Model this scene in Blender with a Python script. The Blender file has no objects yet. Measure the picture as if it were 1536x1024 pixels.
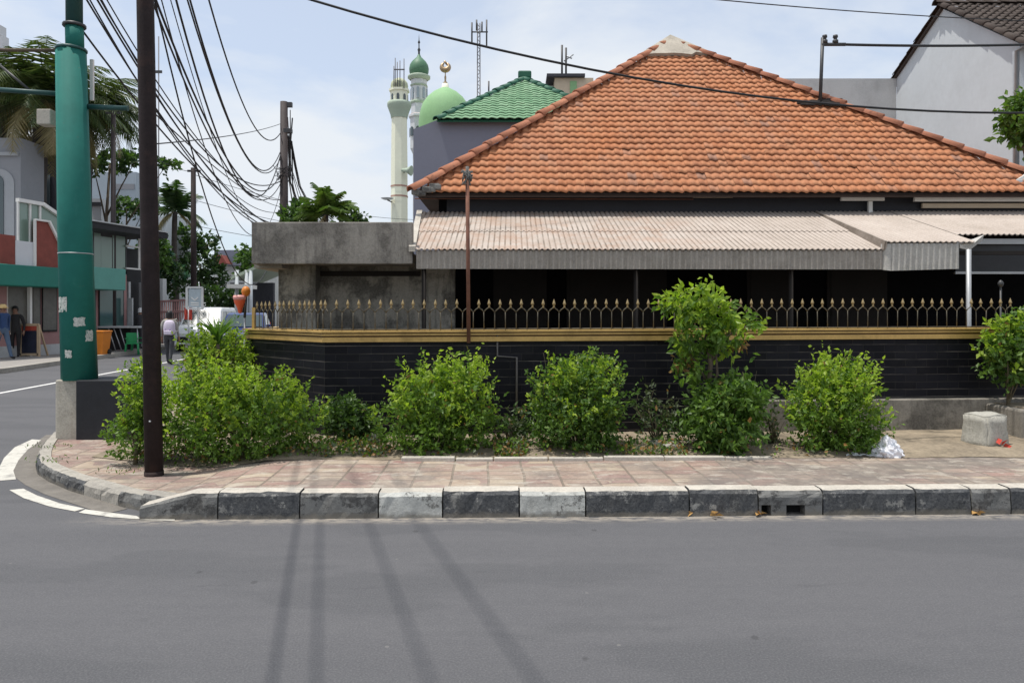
import bpy, math, random
from math import sin, cos, pi, radians, sqrt
from mathutils import Vector, Matrix
random.seed(7)
R = random.Random(11)
scene = bpy.context.scene
COL = scene.collection
F, CX, HY, H = 1110.0, 768.0, 470.0, 1.6

def P(px, py, Y):            # a point seen at that place of the photo, Y metres ahead
    return Vector(((px - CX) / F * Y, Y, H - (py - HY) / F * Y))
def XA(px, Y): return (px - CX) / F * Y
def ZA(py, Y): return H - (py - HY) / F * Y
def G(px, py, z=0.0):        # a point on the ground at height z
    Y = (H - z) * F / (py - HY)
    return Vector(((px - CX) / F * Y, Y, z))

# ------------------------------------------------------------------ materials
def nt(name):
    m = bpy.data.materials.new(name); m.use_nodes = True
    n = m.node_tree; n.nodes.clear()
    return m, n
class N:
    def __init__(s, name):
        s.m, s.t = nt(name)
        s.out = s.n('ShaderNodeOutputMaterial')
        s.b = s.n('ShaderNodeBsdfPrincipled')
        s.l(s.b.outputs[0], s.out.inputs[0])
        s.tc = s.n('ShaderNodeTexCoord')
    def n(s, t): return s.t.nodes.new(t)
    def l(s, a, b): s.t.links.new(a, b)
    def coord(s, sc=(1, 1, 1), src='Object'):
        mp = s.n('ShaderNodeMapping'); s.l(s.tc.outputs[src], mp.inputs[0])
        mp.inputs['Scale'].default_value = sc
        return mp.outputs[0]
    def noise(s, scale, detail=4, rough=.6, sc=(1, 1, 1), src='Object'):
        n = s.n('ShaderNodeTexNoise'); s.l(s.coord(sc, src), n.inputs['Vector'])
        n.inputs['Scale'].default_value = scale; n.inputs['Detail'].default_value = detail
        n.inputs['Roughness'].default_value = rough
        return n.outputs['Fac']
    def ramp(s, fac, stops):
        r = s.n('ShaderNodeValToRGB'); s.l(fac, r.inputs[0])
        e = r.color_ramp.elements
        while len(e) < len(stops): e.new(.5)
        for k, (p, c) in enumerate(stops):
            e[k].position = p
            e[k].color = (*c, 1) if hasattr(c, '__len__') else (c, c, c, 1)
        return r.outputs[0]
    def mix(s, fac, a, b, mode='MIX'):
        x = s.n('ShaderNodeMixRGB'); x.blend_type = mode
        for v, i in ((fac, 0), (a, 1), (b, 2)):
            if hasattr(v, 'is_linked') or isinstance(v, bpy.types.NodeSocket): s.l(v, x.inputs[i])
            elif hasattr(v, '__len__'): x.inputs[i].default_value = (*v, 1)
            else: x.inputs[i].default_value = v
        return x.outputs[0]
    def math(s, op, a, b=0.0, c=None):
        x = s.n('ShaderNodeMath'); x.operation = op
        for v, i in ((a, 0), (b, 1)) + (((c, 2),) if c is not None else ()):
            if isinstance(v, bpy.types.NodeSocket): s.l(v, x.inputs[i])
            else: x.inputs[i].default_value = v
        return x.outputs[0]
    def smooth(s, v, a, b):
        x = s.n('ShaderNodeMapRange'); x.interpolation_type = 'SMOOTHSTEP'
        s.l(v, x.inputs[0]); x.inputs[1].default_value = a; x.inputs[2].default_value = b
        return x.outputs[0]
    def sep(s, src='Object'):
        x = s.n('ShaderNodeSeparateXYZ'); s.l(s.tc.outputs[src], x.inputs[0]); return x.outputs
    def island(s):
        g = s.n('ShaderNodeNewGeometry'); return g.outputs['Random Per Island']
    def col(s, v):
        if isinstance(v, bpy.types.NodeSocket): s.l(v, s.b.inputs['Base Color'])
        else: s.b.inputs['Base Color'].default_value = (*v, 1)
    def set(s, **k):
        for a, v in k.items():
            i = s.b.inputs[a.replace('_', ' ')]
            if isinstance(v, bpy.types.NodeSocket): s.l(v, i)
            else: i.default_value = v
    def bump(s, h, strength=.3, dist=.01):
        b = s.n('ShaderNodeBump'); s.l(h, b.inputs['Height'])
        b.inputs['Strength'].default_value = strength; b.inputs['Distance'].default_value = dist
        s.l(b.outputs[0], s.b.inputs['Normal'])

def lin(c): return tuple(x / 12.92 if x <= .04045 else ((x + .055) / 1.055) ** 2.4 for x in c)
def rgb(r, g, b): return lin((r / 255, g / 255, b / 255))
def mul(c, k): return tuple(min(1, x * k) for x in c)

def basic(name, c, rough=.75, var=.25, scale=5, bump=.2, metallic=0, spec=.4, dirt=None, dirt_amt=.5, bscale=60):
    k = N(name)
    a = k.noise(scale, 6, .65); b = k.noise(scale * 9, 3)
    x = k.ramp(a, [(.3, mul(c, 1 - var)), (.7, mul(c, 1 + var))])
    x = k.mix(.35, x, k.ramp(b, [(.3, mul(c, 1 - var)), (.7, mul(c, 1 + var))]))
    if dirt:
        d = k.noise(scale * .6, 8, .7)
        x = k.mix(k.math('MULTIPLY', k.smooth(d, .5, .68), dirt_amt), x, dirt)
    k.col(x); k.set(Roughness=rough, Metallic=metallic, Specular_IOR_Level=spec)
    if bump: k.bump(k.noise(bscale, 4), bump, .006)
    return k.m

M = {}
def asphalt():
    k = N('asphalt')
    big = k.noise(.35, 5, .6); st = k.noise(1.1, 6, .7, (.25, 3.0, 1)); fine = k.noise(95, 2, .7); mid = k.noise(14, 4, .7)
    x = k.ramp(big, [(.3, (.090, .089, .097)), (.7, (.119, .117, .124))])
    x = k.mix(.45, x, k.ramp(st, [(.3, (.080, .079, .087)), (.72, (.136, .133, .139))]))
    x = k.mix(.3, x, k.ramp(mid, [(.25, (.076, .075, .083)), (.75, (.142, .139, .144))]))
    pt = k.smooth(k.noise(.7, 4, .6, (.45, 1.2, 1)), .50, .56); x = k.mix(k.math('MULTIPLY', pt, .3), x, (.052, .054, .06))
    tr = k.math('ABSOLUTE', k.math('SUBTRACT', k.math('MULTIPLY_ADD', k.noise(.5, 2), .5, k.sep()[1]), 3.4)); x = k.mix(k.math('MULTIPLY', k.smooth(tr, .55, .1), .25), x, (.060, .062, .068))
    oil = k.math('MULTIPLY', k.smooth(k.noise(1.9, 5, .7, (1, 1.8, 1)), .64, .74), .4); x = k.mix(oil, x, (.042, .043, .047))
    x = k.mix(.36, x, k.ramp(fine, [(.3, (.045, .046, .05)), (.52, (.092, .093, .098)), (.75, (.19, .19, .188))]))
    o = k.sep()
    # sand that has gathered in the gutter along the kerb
    d = k.math('ABSOLUTE', k.math('SUBTRACT', o[1], k.math('MULTIPLY_ADD', o[0], .024, 5.80)))
    sand = k.math('MULTIPLY', k.smooth(d, .20, .0), k.smooth(k.noise(7, 5, .7, (1, 2.5, 1)), .36, .6))
    sand = k.math('MULTIPLY', sand, k.smooth(o[0], -3.6, -2.4))
    x = k.mix(k.math('MULTIPLY', sand, .8), x, (.36, .32, .27))
    # two sealed cracks / old patch lines across the carriageway
    wob = k.math('MULTIPLY_ADD', k.noise(1.3, 5), .5, o[1])
    cr = k.math('ABSOLUTE', k.math('SUBTRACT', wob, 4.62))
    x = k.mix(k.math('MULTIPLY', k.smooth(cr, .016, .004), k.math('MULTIPLY', k.smooth(k.noise(.9, 3), .52, .62), .3)), x, (.06, .06, .066))
    # small pale specks and dark oil dots
    v = k.n('ShaderNodeTexVoronoi'); k.l(k.coord(), v.inputs[0]); v.inputs['Scale'].default_value = 2.6
    x = k.mix(k.math('MULTIPLY', k.smooth(v.outputs['Distance'], .035, .02), .3), x, (.26, .25, .23))
    v2 = k.n('ShaderNodeTexVoronoi'); k.l(k.coord((1.3, 1, 1)), v2.inputs[0]); v2.inputs['Scale'].default_value = 1.7
    x = k.mix(k.math('MULTIPLY', k.smooth(v2.outputs['Distance'], .06, .03), .5), x, (.04, .04, .042))
    k.col(x); k.set(Roughness=.85, Specular_IOR_Level=.3); k.bump(fine, .35, .006)
    return k.m

def paving():
    k = N('stone_paving')
    def brick(w, h, seed):
        b = k.n('ShaderNodeTexBrick')
        mp = k.n('ShaderNodeMapping'); k.l(k.tc.outputs['Object'], mp.inputs[0])
        mp.inputs['Location'].default_value = (seed, seed * .7, 0)
        mp.inputs['Rotation'].default_value = (0, 0, -.03)
        dn = k.n('ShaderNodeTexNoise'); k.l(k.tc.outputs['Object'], dn.inputs[0]); dn.inputs['Scale'].default_value = 2.3
        ad = k.mix(.035, mp.outputs[0], dn.outputs['Color'], 'ADD')
        k.l(ad, b.inputs['Vector'])
        b.offset = 0; b.inputs['Scale'].default_value = 1
        b.inputs['Brick Width'].default_value = w; b.inputs['Row Height'].default_value = h
        b.inputs['Mortar Size'].default_value = .011; b.inputs['Mortar Smooth'].default_value = .3
        b.inputs['Color1'].default_value = (0, 0, 0, 1); b.inputs['Color2'].default_value = (1, 1, 1, 1)
        b.inputs['Mortar'].default_value = (.5, .5, .5, 1)
        return b
    b1 = brick(.31, .33, 0); b2 = brick(.31, .165, 0)
    o = k.sep()
    pick = k.smooth(k.noise(1.9, 1), .49, .51)
    rnd = k.mix(pick, b1.outputs[0], b2.outputs[0]); mort = k.mix(pick, b1.outputs[1], b2.outputs[1])
    x = k.ramp(rnd, [(0, (.27, .12, .105)), (.2, (.36, .275, .215)), (.34, (.20, .105, .095)), (.5, (.44, .365, .265)), (.62, (.24, .19, .165)), (.78, (.28, .150, .135)), (.9, (.48, .39, .27)), (1, (.22, .12, .11))])
    x = k.mix(.28, x, k.ramp(k.noise(3.1, 6, .7), [(.3, (.15, .105, .095)), (.7, (.40, .32, .265))]))
    fine = k.noise(38, 5, .7)
    x = k.mix(.28, x, k.ramp(fine, [(.3, (.10, .08, .075)), (.7, (.46, .38, .32))]))
    x = k.mix(k.math('MULTIPLY', mort, .7), x, (.11, .09, .075))
    # thin film of dry dust and cement smears
    du = k.smooth(k.noise(1.6, 6, .7), .42, .72)
    x = k.mix(k.math('MULTIPLY', du, .42), x, (.42, .365, .30))
    # worn, cemented stretch further along
    edge = k.math('MULTIPLY_ADD', k.noise(2.2, 5), .9, k.math('ADD', o[0], k.math('MULTIPLY', o[1], -.55)))
    cem = k.math('MULTIPLY', k.smooth(edge, -1.65, -1.25), k.smooth(k.noise(1.15, 5, .65, (.7, 1.6, 1)), .36, .62))
    cc = k.ramp(k.noise(5, 7, .7), [(.3, (.10, .088, .08)), (.5, (.185, .163, .142)), (.7, (.33, .29, .245))])
    x = k.mix(k.math('MULTIPLY', cem, .85), x, cc)
    x = k.mix(k.math('MULTIPLY', k.smooth(k.noise(2.1, 7, .72), .48, .64), .55), x, (.15, .13, .12))
    x = k.mix(k.math('MULTIPLY', k.smooth(k.noise(4.2, 7, .72, (1, 1.6, 1)), .53, .62), .5), x, (.46, .42, .36))
    k.col(x); k.set(Roughness=.9, Specular_IOR_Level=.25)
    hh = k.math('SUBTRACT', k.math('MULTIPLY', fine, .5), mort)
    k.bump(hh, .6, .012)
    return k.m

def concrete(name, c, streak=.6, dark=(.05, .047, .042), amt=.7, scale=1.0, moss=None, th=(.48, .68)):
    k = N(name)
    a = k.noise(2.2 * scale, 8, .7); s_ = k.noise(6 * scale, 6, .65, (1, 1, .12)); f = k.noise(45, 4, .7); bl = k.noise(1.1 * scale, 6, .65)
    x = k.ramp(a, [(.28, mul(c, .62)), (.5, c), (.75, mul(c, 1.3))])
    x = k.mix(k.math('MULTIPLY', k.smooth(s_, .45, .7), streak), x, mul(dark, 1.5))
    x = k.mix(k.math('MULTIPLY', k.smooth(bl, *th), amt), x, dark)
    if moss: x = k.mix(k.math('MULTIPLY', k.smooth(k.noise(3.3, 6, .7), .56, .7), .5), x, moss)
    x = k.mix(.3, x, k.ramp(f, [(.3, mul(c, .45)), (.7, mul(c, 1.5))]))
    k.col(x); k.set(Roughness=.92, Specular_IOR_Level=.2); k.bump(k.mix(.5, f, a), .5, .012)
    return k.m

def black_tile():
    k = N('black_wall_tile')
    b = k.n('ShaderNodeTexBrick')
    geo = k.sep()
    cmb = k.n('ShaderNodeCombineXYZ')
    k.l(k.math('ADD', geo[0], k.math('MULTIPLY', geo[1], .2)), cmb.inputs[0]); k.l(geo[2], cmb.inputs[1])
    wv = k.n('ShaderNodeTexNoise'); k.l(cmb.outputs[0], wv.inputs[0]); wv.inputs['Scale'].default_value = 1.3
    k.l(k.mix(.02, cmb.outputs[0], wv.outputs['Color'], 'ADD'), b.inputs['Vector'])
    b.inputs['Scale'].default_value = 1; b.inputs['Brick Width'].default_value = .26; b.inputs['Row Height'].default_value = .0872
    b.inputs['Mortar Size'].default_value = .0045; b.inputs['Mortar Smooth'].default_value = .35; b.offset = .5
    b.inputs['Color1'].default_value = (0, 0, 0, 1); b.inputs['Color2'].default_value = (1, 1, 1, 1)
    x = k.ramp(b.outputs[0], [(0, (.006, .006, .009)), (1, (.013, .013, .018))])
    du = k.smooth(k.noise(3, 6, .7), .45, .75)
    x = k.mix(k.math('MULTIPLY', du, .14), x, (.06, .055, .05))
    pale = k.smooth(k.noise(1.6, 5, .65, (.6, .6, 5)), .43, .62)
    wob = k.math('MULTIPLY_ADD', k.noise(1.7, 2), .012, geo[2])
    fr = k.math('ABSOLUTE', k.math('SUBTRACT', k.math('FRACT', k.math('MULTIPLY', wob, 1 / .0872)), .5))
    hl = k.math('MULTIPLY', k.smooth(fr, .445, .485), k.math('MULTIPLY_ADD', pale, .85, .10))
    ver = k.math('MAXIMUM', k.math('MULTIPLY', b.outputs[1], .09), hl)
    x = k.mix(ver, x, (.19, .17, .15))
    k.col(x)
    k.set(Roughness=k.math('MULTIPLY_ADD', k.noise(12, 4), .35, .3), Specular_IOR_Level=.13)
    k.bump(k.math('SUBTRACT', 1.0, b.outputs[1]), .5, .004)
    return k.m

def roof_tile(name, stops, dirt, amt=.7):
    k = N(name)
    r = k.island()
    x = k.ramp(r, stops)
    x = k.mix(.35, x, k.ramp(k.noise(1.0, 5, .6), [(.3, stops[0][1]), (.7, stops[-1][1])]))
    f = k.noise(30, 5, .7)
    x = k.mix(.22, x, k.ramp(f, [(.3, mul(stops[0][1], .5)), (.7, mul(stops[-1][1], 1.25))]))
    d = k.smooth(k.noise(1.5, 8, .75), .53, .68)
    d2 = k.smooth(k.noise(8, 5, .7, (1, .35, .35)), .46, .62)
    x = k.mix(k.math('MULTIPLY', k.math('MULTIPLY', d, d2), amt), x, dirt)
    k.col(x); k.set(Roughness=.85, Specular_IOR_Level=.25); k.bump(f, .3, .006)
    return k.m

def corrugated():
    k = N('asbestos_sheet')
    a = k.noise(1.4, 7, .7); s_ = k.noise(7, 6, .7, (1, .18, .18)); f = k.noise(40, 4, .7)
    x = k.ramp(a, [(.3, (.32, .27, .23)), (.5, (.40, .342, .30)), (.72, (.47, .41, .365))])
    x = k.mix(k.math('MULTIPLY', k.smooth(s_, .52, .75), .5), x, (.30, .23, .18))
    x = k.mix(.2, x, k.ramp(f, [(.3, (.25, .21, .18)), (.7, (.78, .69, .6))]))
    o = k.sep()
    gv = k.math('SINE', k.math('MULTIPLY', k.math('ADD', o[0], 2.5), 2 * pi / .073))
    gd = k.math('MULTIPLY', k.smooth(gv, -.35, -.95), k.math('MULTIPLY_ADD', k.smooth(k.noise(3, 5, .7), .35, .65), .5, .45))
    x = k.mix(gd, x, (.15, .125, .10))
    rust = k.math('MULTIPLY', k.smooth(o[0], .9, -1.0), k.smooth(k.noise(2.4, 6, .7), .42, .62))
    x = k.mix(k.math('MULTIPLY', rust, .45), x, (.34, .20, .13))
    k.col(x); k.set(Roughness=.85, Specular_IOR_Level=.25); k.bump(f, .25, .006)
    return k.m

def leaf(name, cols, trans=.35, tcol=None, rough=.45):
    k = N(name)
    x = k.ramp(k.island(), [(i / (len(cols) - 1), c) for i, c in enumerate(cols)])
    k.col(x); k.set(Roughness=rough, Specular_IOR_Level=.35)
    tr = k.n('ShaderNodeBsdfTranslucent')
    k.l(k.mix(1, x, tcol or (1.5, 1.7, .7), 'MULTIPLY'), tr.inputs[0])
    ms = k.n('ShaderNodeMixShader'); ms.inputs[0].default_value = trans
    k.l(k.b.outputs[0], ms.inputs[1]); k.l(tr.outputs[0], ms.inputs[2]); k.l(ms.outputs[0], k.out.inputs[0])
    return k.m

def glass(name, c, rough=.08):
    k = N(name); k.col(c); k.set(Roughness=rough, Specular_IOR_Level=.8)
    return k.m

M['asphalt'] = asphalt()
M['paving'] = paving()
M['far_paving'] = basic('far_paving', (.27, .25, .23), .9, .2, 3, .2)
M['dirt_ground'] = basic('dry_earth', (.30, .25, .19), .95, .3, 2.5, .5, dirt=(.16, .13, .1), bscale=30)
M['soil'] = basic('bed_soil', (.24, .195, .14), .95, .5, 3.2, .9, dirt=(.085, .07, .05), dirt_amt=.8, bscale=22)
M['gutter'] = basic('gutter_silt', (.165, .15, .132), .95, .3, 6, .5, dirt=(.12, .11, .1), bscale=30)
M['line'] = basic('road_paint', (.52, .50, .45), .85, .15, 9, .3, dirt=(.2, .19, .18), dirt_amt=.85)
M['centre_line'] = basic('centre_line_paint', (.66, .65, .63), .8, .1, 9, .2, dirt=(.3, .3, .3), dirt_amt=.4)
def kerb_paint(name, paint, under, bare=.5, var=.35):
    k = N(name)
    a = k.noise(5, 9, .75); f = k.noise(50, 4, .7); ch = k.noise(7.5, 11, .78)
    x = k.ramp(a, [(.3, mul(paint, 1 - var)), (.7, mul(paint, 1 + var))])
    u = k.ramp(k.noise(16, 6, .7), [(.3, mul(under, .5)), (.7, mul(under, 1.35))])
    x = k.mix(k.smooth(ch, bare, bare + .05), x, u)
    x = k.mix(k.math('MULTIPLY', k.smooth(k.noise(3.2, 8, .7, (1, 1, .5)), .5, .66), .5), x, (.05, .048, .045))
    x = k.mix(.25, x, k.ramp(f, [(.3, mul(under, .25)), (.7, mul(under, 1.5))]))
    o = k.sep(); sp = k.math('MULTIPLY', k.smooth(k.math('MULTIPLY_ADD', k.noise(6, 6, .7), .12, o[2]), .11, .075), .7)
    x = k.mix(sp, x, (.20, .18, .15))
    k.col(x); k.set(Roughness=.9, Specular_IOR_Level=.2); k.bump(k.mix(.5, ch, f), .7, .015)
    return k.m
M['kerb_white'] = kerb_paint('worn_white_kerb_paint', (.60, .60, .56), (.20, .195, .18), .55)
M['kerb_black'] = kerb_paint('worn_black_kerb_paint', (.036, .040, .048), (.25, .245, .23), .548)
M['kerb_grey'] = kerb_paint('grey_kerb_cement', (.21, .208, .198), (.09, .088, .085), .51)
M['kerb_top'] = concrete('kerb_cement_top', (.47, .435, .38), .1, (.24, .215, .19), .4, 2.2)
M['kerb_low'] = concrete('low_kerb_cement', (.36, .335, .295), .3, (.12, .113, .105), .55, 2.2)
M['dark_hole'] = basic('drain_dark', (.012, .012, .012), .9, .2, 5, 0)
M['tile'] = black_tile()
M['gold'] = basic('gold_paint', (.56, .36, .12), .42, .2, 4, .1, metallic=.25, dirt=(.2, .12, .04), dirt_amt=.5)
M['gold_dark'] = basic('brown_gold_paint', (.16, .085, .02), .42, .2, 4, .1, metallic=.2)  # dark brown paint of the coping's recessed bands
M['spike'] = basic('weathered_gold_spike', (.30, .225, .115), .55, .45, 9, .1, metallic=.3)
M['bar'] = basic('iron_bar_paint', (.085, .074, .052), .6, .4, 9, .1, metallic=.2)
M['plinth'] = concrete('plinth_concrete', (.24, .22, .19), .6, (.035, .033, .03), .85, 2.0, th=(.45, .60))
M['parapet'] = concrete('stained_parapet', (.30, .28, .25), .8, (.055, .05, .046), .85, 1.7, th=(.44, .60))
M['porchwall'] = concrete('mildewed_wall', (.33, .31, .265), .8, (.022, .021, .020), .95, 2.0, th=(.46, .58))
M['soffit'] = concrete('soffit_concrete', (.30, .28, .25), .1, (.15, .14, .12), .4, 1.0)
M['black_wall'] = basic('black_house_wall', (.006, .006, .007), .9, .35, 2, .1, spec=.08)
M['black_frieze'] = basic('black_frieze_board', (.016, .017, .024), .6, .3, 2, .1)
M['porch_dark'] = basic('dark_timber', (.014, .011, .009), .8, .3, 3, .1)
M['roof'] = roof_tile('terracotta_tile', [(0, (.41, .148, .058)), (.3, (.49, .185, .075)), (.6, (.52, .205, .087)), (.9, (.55, .24, .11)), (.975, (.45, .21, .12)), (1, (.30, .18, .135))], (.10, .06, .045))
M['ridge'] = roof_tile('terracotta_ridge_tile', [(0, (.30, .115, .07)), (.5, (.40, .165, .10)), (1, (.50, .22, .13))], (.09, .06, .05))
M['mortar'] = concrete('ridge_mortar', (.42, .38, .32), .2, (.13, .11, .09), .6, 2)
M['tar'] = basic('tar_patch', (.035, .03, .028), .9, .4, 8, .6)
M['under'] = basic('roof_underside', (.05, .035, .03), .9, .3, 3, .1)
M['sheet'] = corrugated()
M['valance'] = concrete('valance_sheet', (.36, .33, .295), .7, (.15, .135, .115), .35, 2.0)
M['valance_pale'] = concrete('pale_valance_sheet', (.46, .445, .415), .15, (.26, .25, .23), .25, 2.0)
M['white'] = basic('white_paint', (.72, .71, .68), .55, .08, 6, .1)
M['cream'] = basic('cream_paint', (.55, .45, .33), .6, .12, 6, .1)
M['steel'] = basic('grey_steel', (.40, .41, .42), .45, .12, 8, .05, metallic=.4)
M['steel_dark'] = basic('dark_steel', (.06, .06, .062), .5, .2, 8, .05, metallic=.4)
M['far_steel'] = basic('far_galvanised_steel', (.16, .16, .175), .7, .1, 8, 0)
M['tarp'] = basic('dark_tarpaulin', (.028, .030, .034), .5, .25, 2, .2)
M['rust'] = basic('rusty_pipe', (.17, .075, .05), .8, .4, 10, .3)
M['brown_pole'] = basic('dark_brown_pole_paint', (.024, .017, .017), .7, .4, 7, .25, spec=.2, dirt=(.055, .032, .026))
M['far_pole'] = basic('weathered_dark_pole', (.045, .035, .035), .75, .3, 5, .1)
def green_pole():
    k = N('green_pole_paint')
    c = (.018, .150, .125)
    x = k.ramp(k.noise(1.7, 7, .7), [(.3, mul(c, .82)), (.7, mul(c, 1.15))])
    x = k.mix(k.math('MULTIPLY', k.smooth(k.noise(6, 7, .7, (1, 1, .3)), .58, .72), .35), x, (.05, .20, .17))
    x = k.mix(k.math('MULTIPLY', k.smooth(k.noise(11, 7, .7, (1, 1, 2.5)), .64, .7), .5), x, (.12, .1, .07))
    k.col(x); k.set(Roughness=.75, Specular_IOR_Level=.25); k.bump(k.noise(8, 3), .1, .01)
    return k.m
M['green_pole'] = green_pole()
M['green_dark'] = basic('dark_teal_paint', (.018, .07, .068), .5, .2, 4, .1)
M['cable'] = basic('black_cable', (.018, .018, .02), .6, .2, 5, 0)
M['black_block'] = basic('black_block_paint', (.014, .015, .019), .6, .3, 3, .2, dirt=(.04, .038, .036))
M['footing'] = concrete('footing_concrete', (.44, .41, .35), .4, (.2, .17, .13), .5, 2)
def paper():
    k = N('torn_paper')
    x = k.ramp(k.noise(30, 3, .6), [(.35, (.42, .44, .40)), (.6, (.60, .60, .56))])
    pr = k.smooth(k.noise(60, 2, .5, (1, 1, 2.2)), .52, .58)
    x = k.mix(k.math('MULTIPLY', pr, .55), x, (.12, .16, .15))
    x = k.mix(k.math('MULTIPLY', k.smooth(k.noise(22, 4, .7), .55, .62), .8), x, (.06, .2, .16))
    k.col(x); k.set(Roughness=.8); return k.m
M['paper'] = paper()
M['stone'] = concrete('rough_stone', (.40, .385, .34), .2, (.13, .12, .1), .5, 5)
M['plaster_grey'] = basic('grey_plaster', (.55, .585, .61), .9, .07, .8, .15, dirt=(.42, .44, .45), dirt_amt=.35)
M['plaster_dull'] = concrete('dull_grey_plaster', (.47, .48, .48), .15, (.3, .3, .29), .3, .5)
M['slate'] = basic('blue_grey_paint', (.195, .21, .265), .8, .06, 1, .05)
M['roof_dark'] = roof_tile('dark_brown_tile', [(0, (.045, .034, .03)), (.5, (.07, .053, .046)), (1, (.10, .082, .072))], (.03, .028, .025))
M['roof_green'] = roof_tile('green_tile', [(0, (.13, .27, .15)), (.5, (.18, .33, .19)), (1, (.26, .41, .26))], (.30, .42, .26), .8)
M['ridge_green'] = basic('green_ridge', (.015, .10, .06), .6, .2, 4, .1)
M['mosque_wall'] = basic('pale_green_render', (.82, .82, .66), .8, .05, .6, .05)
M['mosque_trim'] = basic('mosque_trim', (.38, .45, .36), .8, .1, 1, .05)
M['mosque_pink'] = basic('mosque_pink_band', (.42, .25, .2), .8, .1, 1, .05)
M['dome_light'] = basic('light_green_dome', (.24, .42, .21), .75, .12, .5, .02)
M['dome_dark'] = basic('deep_green_dome', (.08, .18, .105), .55, .15, .8, .02)
M['dome_old'] = basic('weathered_dome', (.45, .48, .33), .8, .25, 1.2, .05)
M['gold_metal'] = basic('dull_gold_finial', (.35, .25, .15), .4, .15, 3, 0, metallic=.6)
M['window_dark'] = glass('dark_window', (.05, .07, .075), .15)
M['glass_teal'] = glass('teal_glass', (.055, .11, .105), .12)
M['glass_pale'] = glass('pale_greenish_glass', (.18, .26, .21), .2)
M['curtain'] = basic('curtain_glass', (.12, .115, .1), .35, .3, 3, 0)
M['teal_fascia'] = basic('teal_fascia', (.012, .165, .125), .55, .1, 1.5, .05)
M['pale_teal'] = basic('pale_teal_awning', (.10, .30, .25), .6, .1, 1.5, .05)
M['pinkwall'] = basic('pink_render', (.36, .20, .19), .8, .12, 3, .1)
M['redbrown'] = basic('red_brown_cladding', (.22, .055, .04), .7, .25, 3, .1)
M['arch_grey'] = basic('grey_render', (.24, .245, .265), .85, .08, 1, .1)
M['arch_light'] = basic('light_grey_render', (.33, .34, .36), .85, .08, 1, .1)
M['dark_render'] = basic('dark_grey_render', (.055, .055, .065), .9, .2, 1, .1)
M['white_render'] = basic('white_render', (.60, .61, .63), .85, .06, 1, .05)
M['blue_grey'] = basic('pale_blue_grey_render', (.33, .38, .43), .85, .08, 1, .05)
M['dark_shop'] = basic('dark_shop', (.022, .022, .024), .8, .3, 2, .1)
M['orange'] = basic('orange_plastic', (.62, .20, .02), .45, .1, 4, 0)
M['orange_red'] = basic('orange_red_plastic', (.75, .13, .05), .4, .08, 4, 0)
M['pink_rim'] = basic('pale_pink_plastic', (.78, .36, .32), .4, .08, 4, 0)
M['green_plastic'] = basic('green_plastic', (.02, .30, .10), .4, .1, 4, 0)
M['wood'] = basic('pale_wood', (.46, .34, .22), .7, .15, 5, .1)
M['board_blue'] = basic('dark_blue_board', (.012, .016, .035), .5, .5, 5, 0)
M['board_red'] = basic('red_board_top', (.40, .06, .035), .5, .3, 8, 0)
M['skin'] = basic('skin', (.33, .185, .12), .6, .08, 6, 0)
M['skin_dark'] = basic('tanned_skin', (.19, .105, .07), .6, .08, 6, 0)
M['hair'] = basic('black_hair', (.012, .011, .011), .5, .2, 9, 0)
M['blue_jacket'] = basic('blue_denim_jacket', (.025, .055, .14), .85, .2, 6, .2)
M['jeans'] = basic('pale_jeans', (.075, .115, .18), .85, .2, 6, .2)
M['black_cloth'] = basic('black_cloth', (.02, .019, .02), .85, .2, 6, .1)
M['grey_cloth'] = basic('grey_shirt', (.33, .32, .29), .85, .12, 6, .1)
M['charcoal'] = basic('charcoal_trousers', (.06, .06, .066), .85, .15, 6, .1)
M['lavender'] = basic('lavender_backpack', (.62, .55, .66), .7, .1, 8, .1)
M['purple'] = basic('purple_print', (.30, .19, .42), .7, .1, 8, .1)
M['cap'] = basic('yellow_cap', (.62, .44, .2), .8, .1, 6, 0)
M['helmet'] = basic('white_helmet', (.75, .75, .75), .25, .04, 5, 0)
M['car_white'] = basic('white_car_paint', (.70, .71, .72), .25, .03, 2, 0)
M['car_blue'] = basic('dark_blue_car_paint', (.015, .03, .12), .22, .1, 2, 0)
M['car_glass'] = glass('car_glass', (.03, .05, .05), .12)
M['tyre'] = basic('tyre_rubber', (.018, .018, .018), .85, .2, 5, 0)
M['rim'] = basic('alloy_rim', (.45, .45, .46), .35, .1, 5, 0, metallic=.7)
M['tail'] = basic('tail_lamp', (.50, .025, .015), .2, .15, 8, 0)
M['headlamp'] = glass('headlamp_glass', (.55, .56, .56), .1)
M['red_cloth'] = basic('red_cloth', (.48, .06, .04), .85, .15, 8, .1)
M['sign_face'] = basic('pale_blue_sign_face', (.40, .47, .51), .5, .22, 9, 0)
M['sign_frame'] = basic('pale_sign_frame', (.52, .54, .54), .5, .08, 5, 0)
M['pvc'] = basic('dusty_pipe', (.13, .12, .115), .6, .15, 6, .05)
M['bag'] = basic('white_plastic_bag', (.72, .72, .76), .4, .06, 10, .2)
M['dry_leaf'] = basic('dry_leaf', (.46, .27, .09), .7, .3, 30, 0)
M['bark'] = basic('bark', (.11, .085, .06), .9, .35, 9, .6)
M['palm_bark'] = basic('palm_bark', (.06, .05, .045), .9, .35, 5, .6)
M['twig'] = basic('twig', (.12, .10, .06), .9, .3, 12, .2)
M['leaf_a'] = leaf('shrub_leaf', [(.065, .13, .020), (.105, .19, .030), (.15, .24, .036), (.085, .16, .025)])
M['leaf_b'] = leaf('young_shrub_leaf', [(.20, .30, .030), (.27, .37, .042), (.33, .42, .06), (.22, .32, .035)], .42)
M['leaf_c'] = leaf('dark_shrub_leaf', [(.028, .062, .018), (.045, .09, .024), (.065, .115, .03), (.045, .08, .02)])
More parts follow.
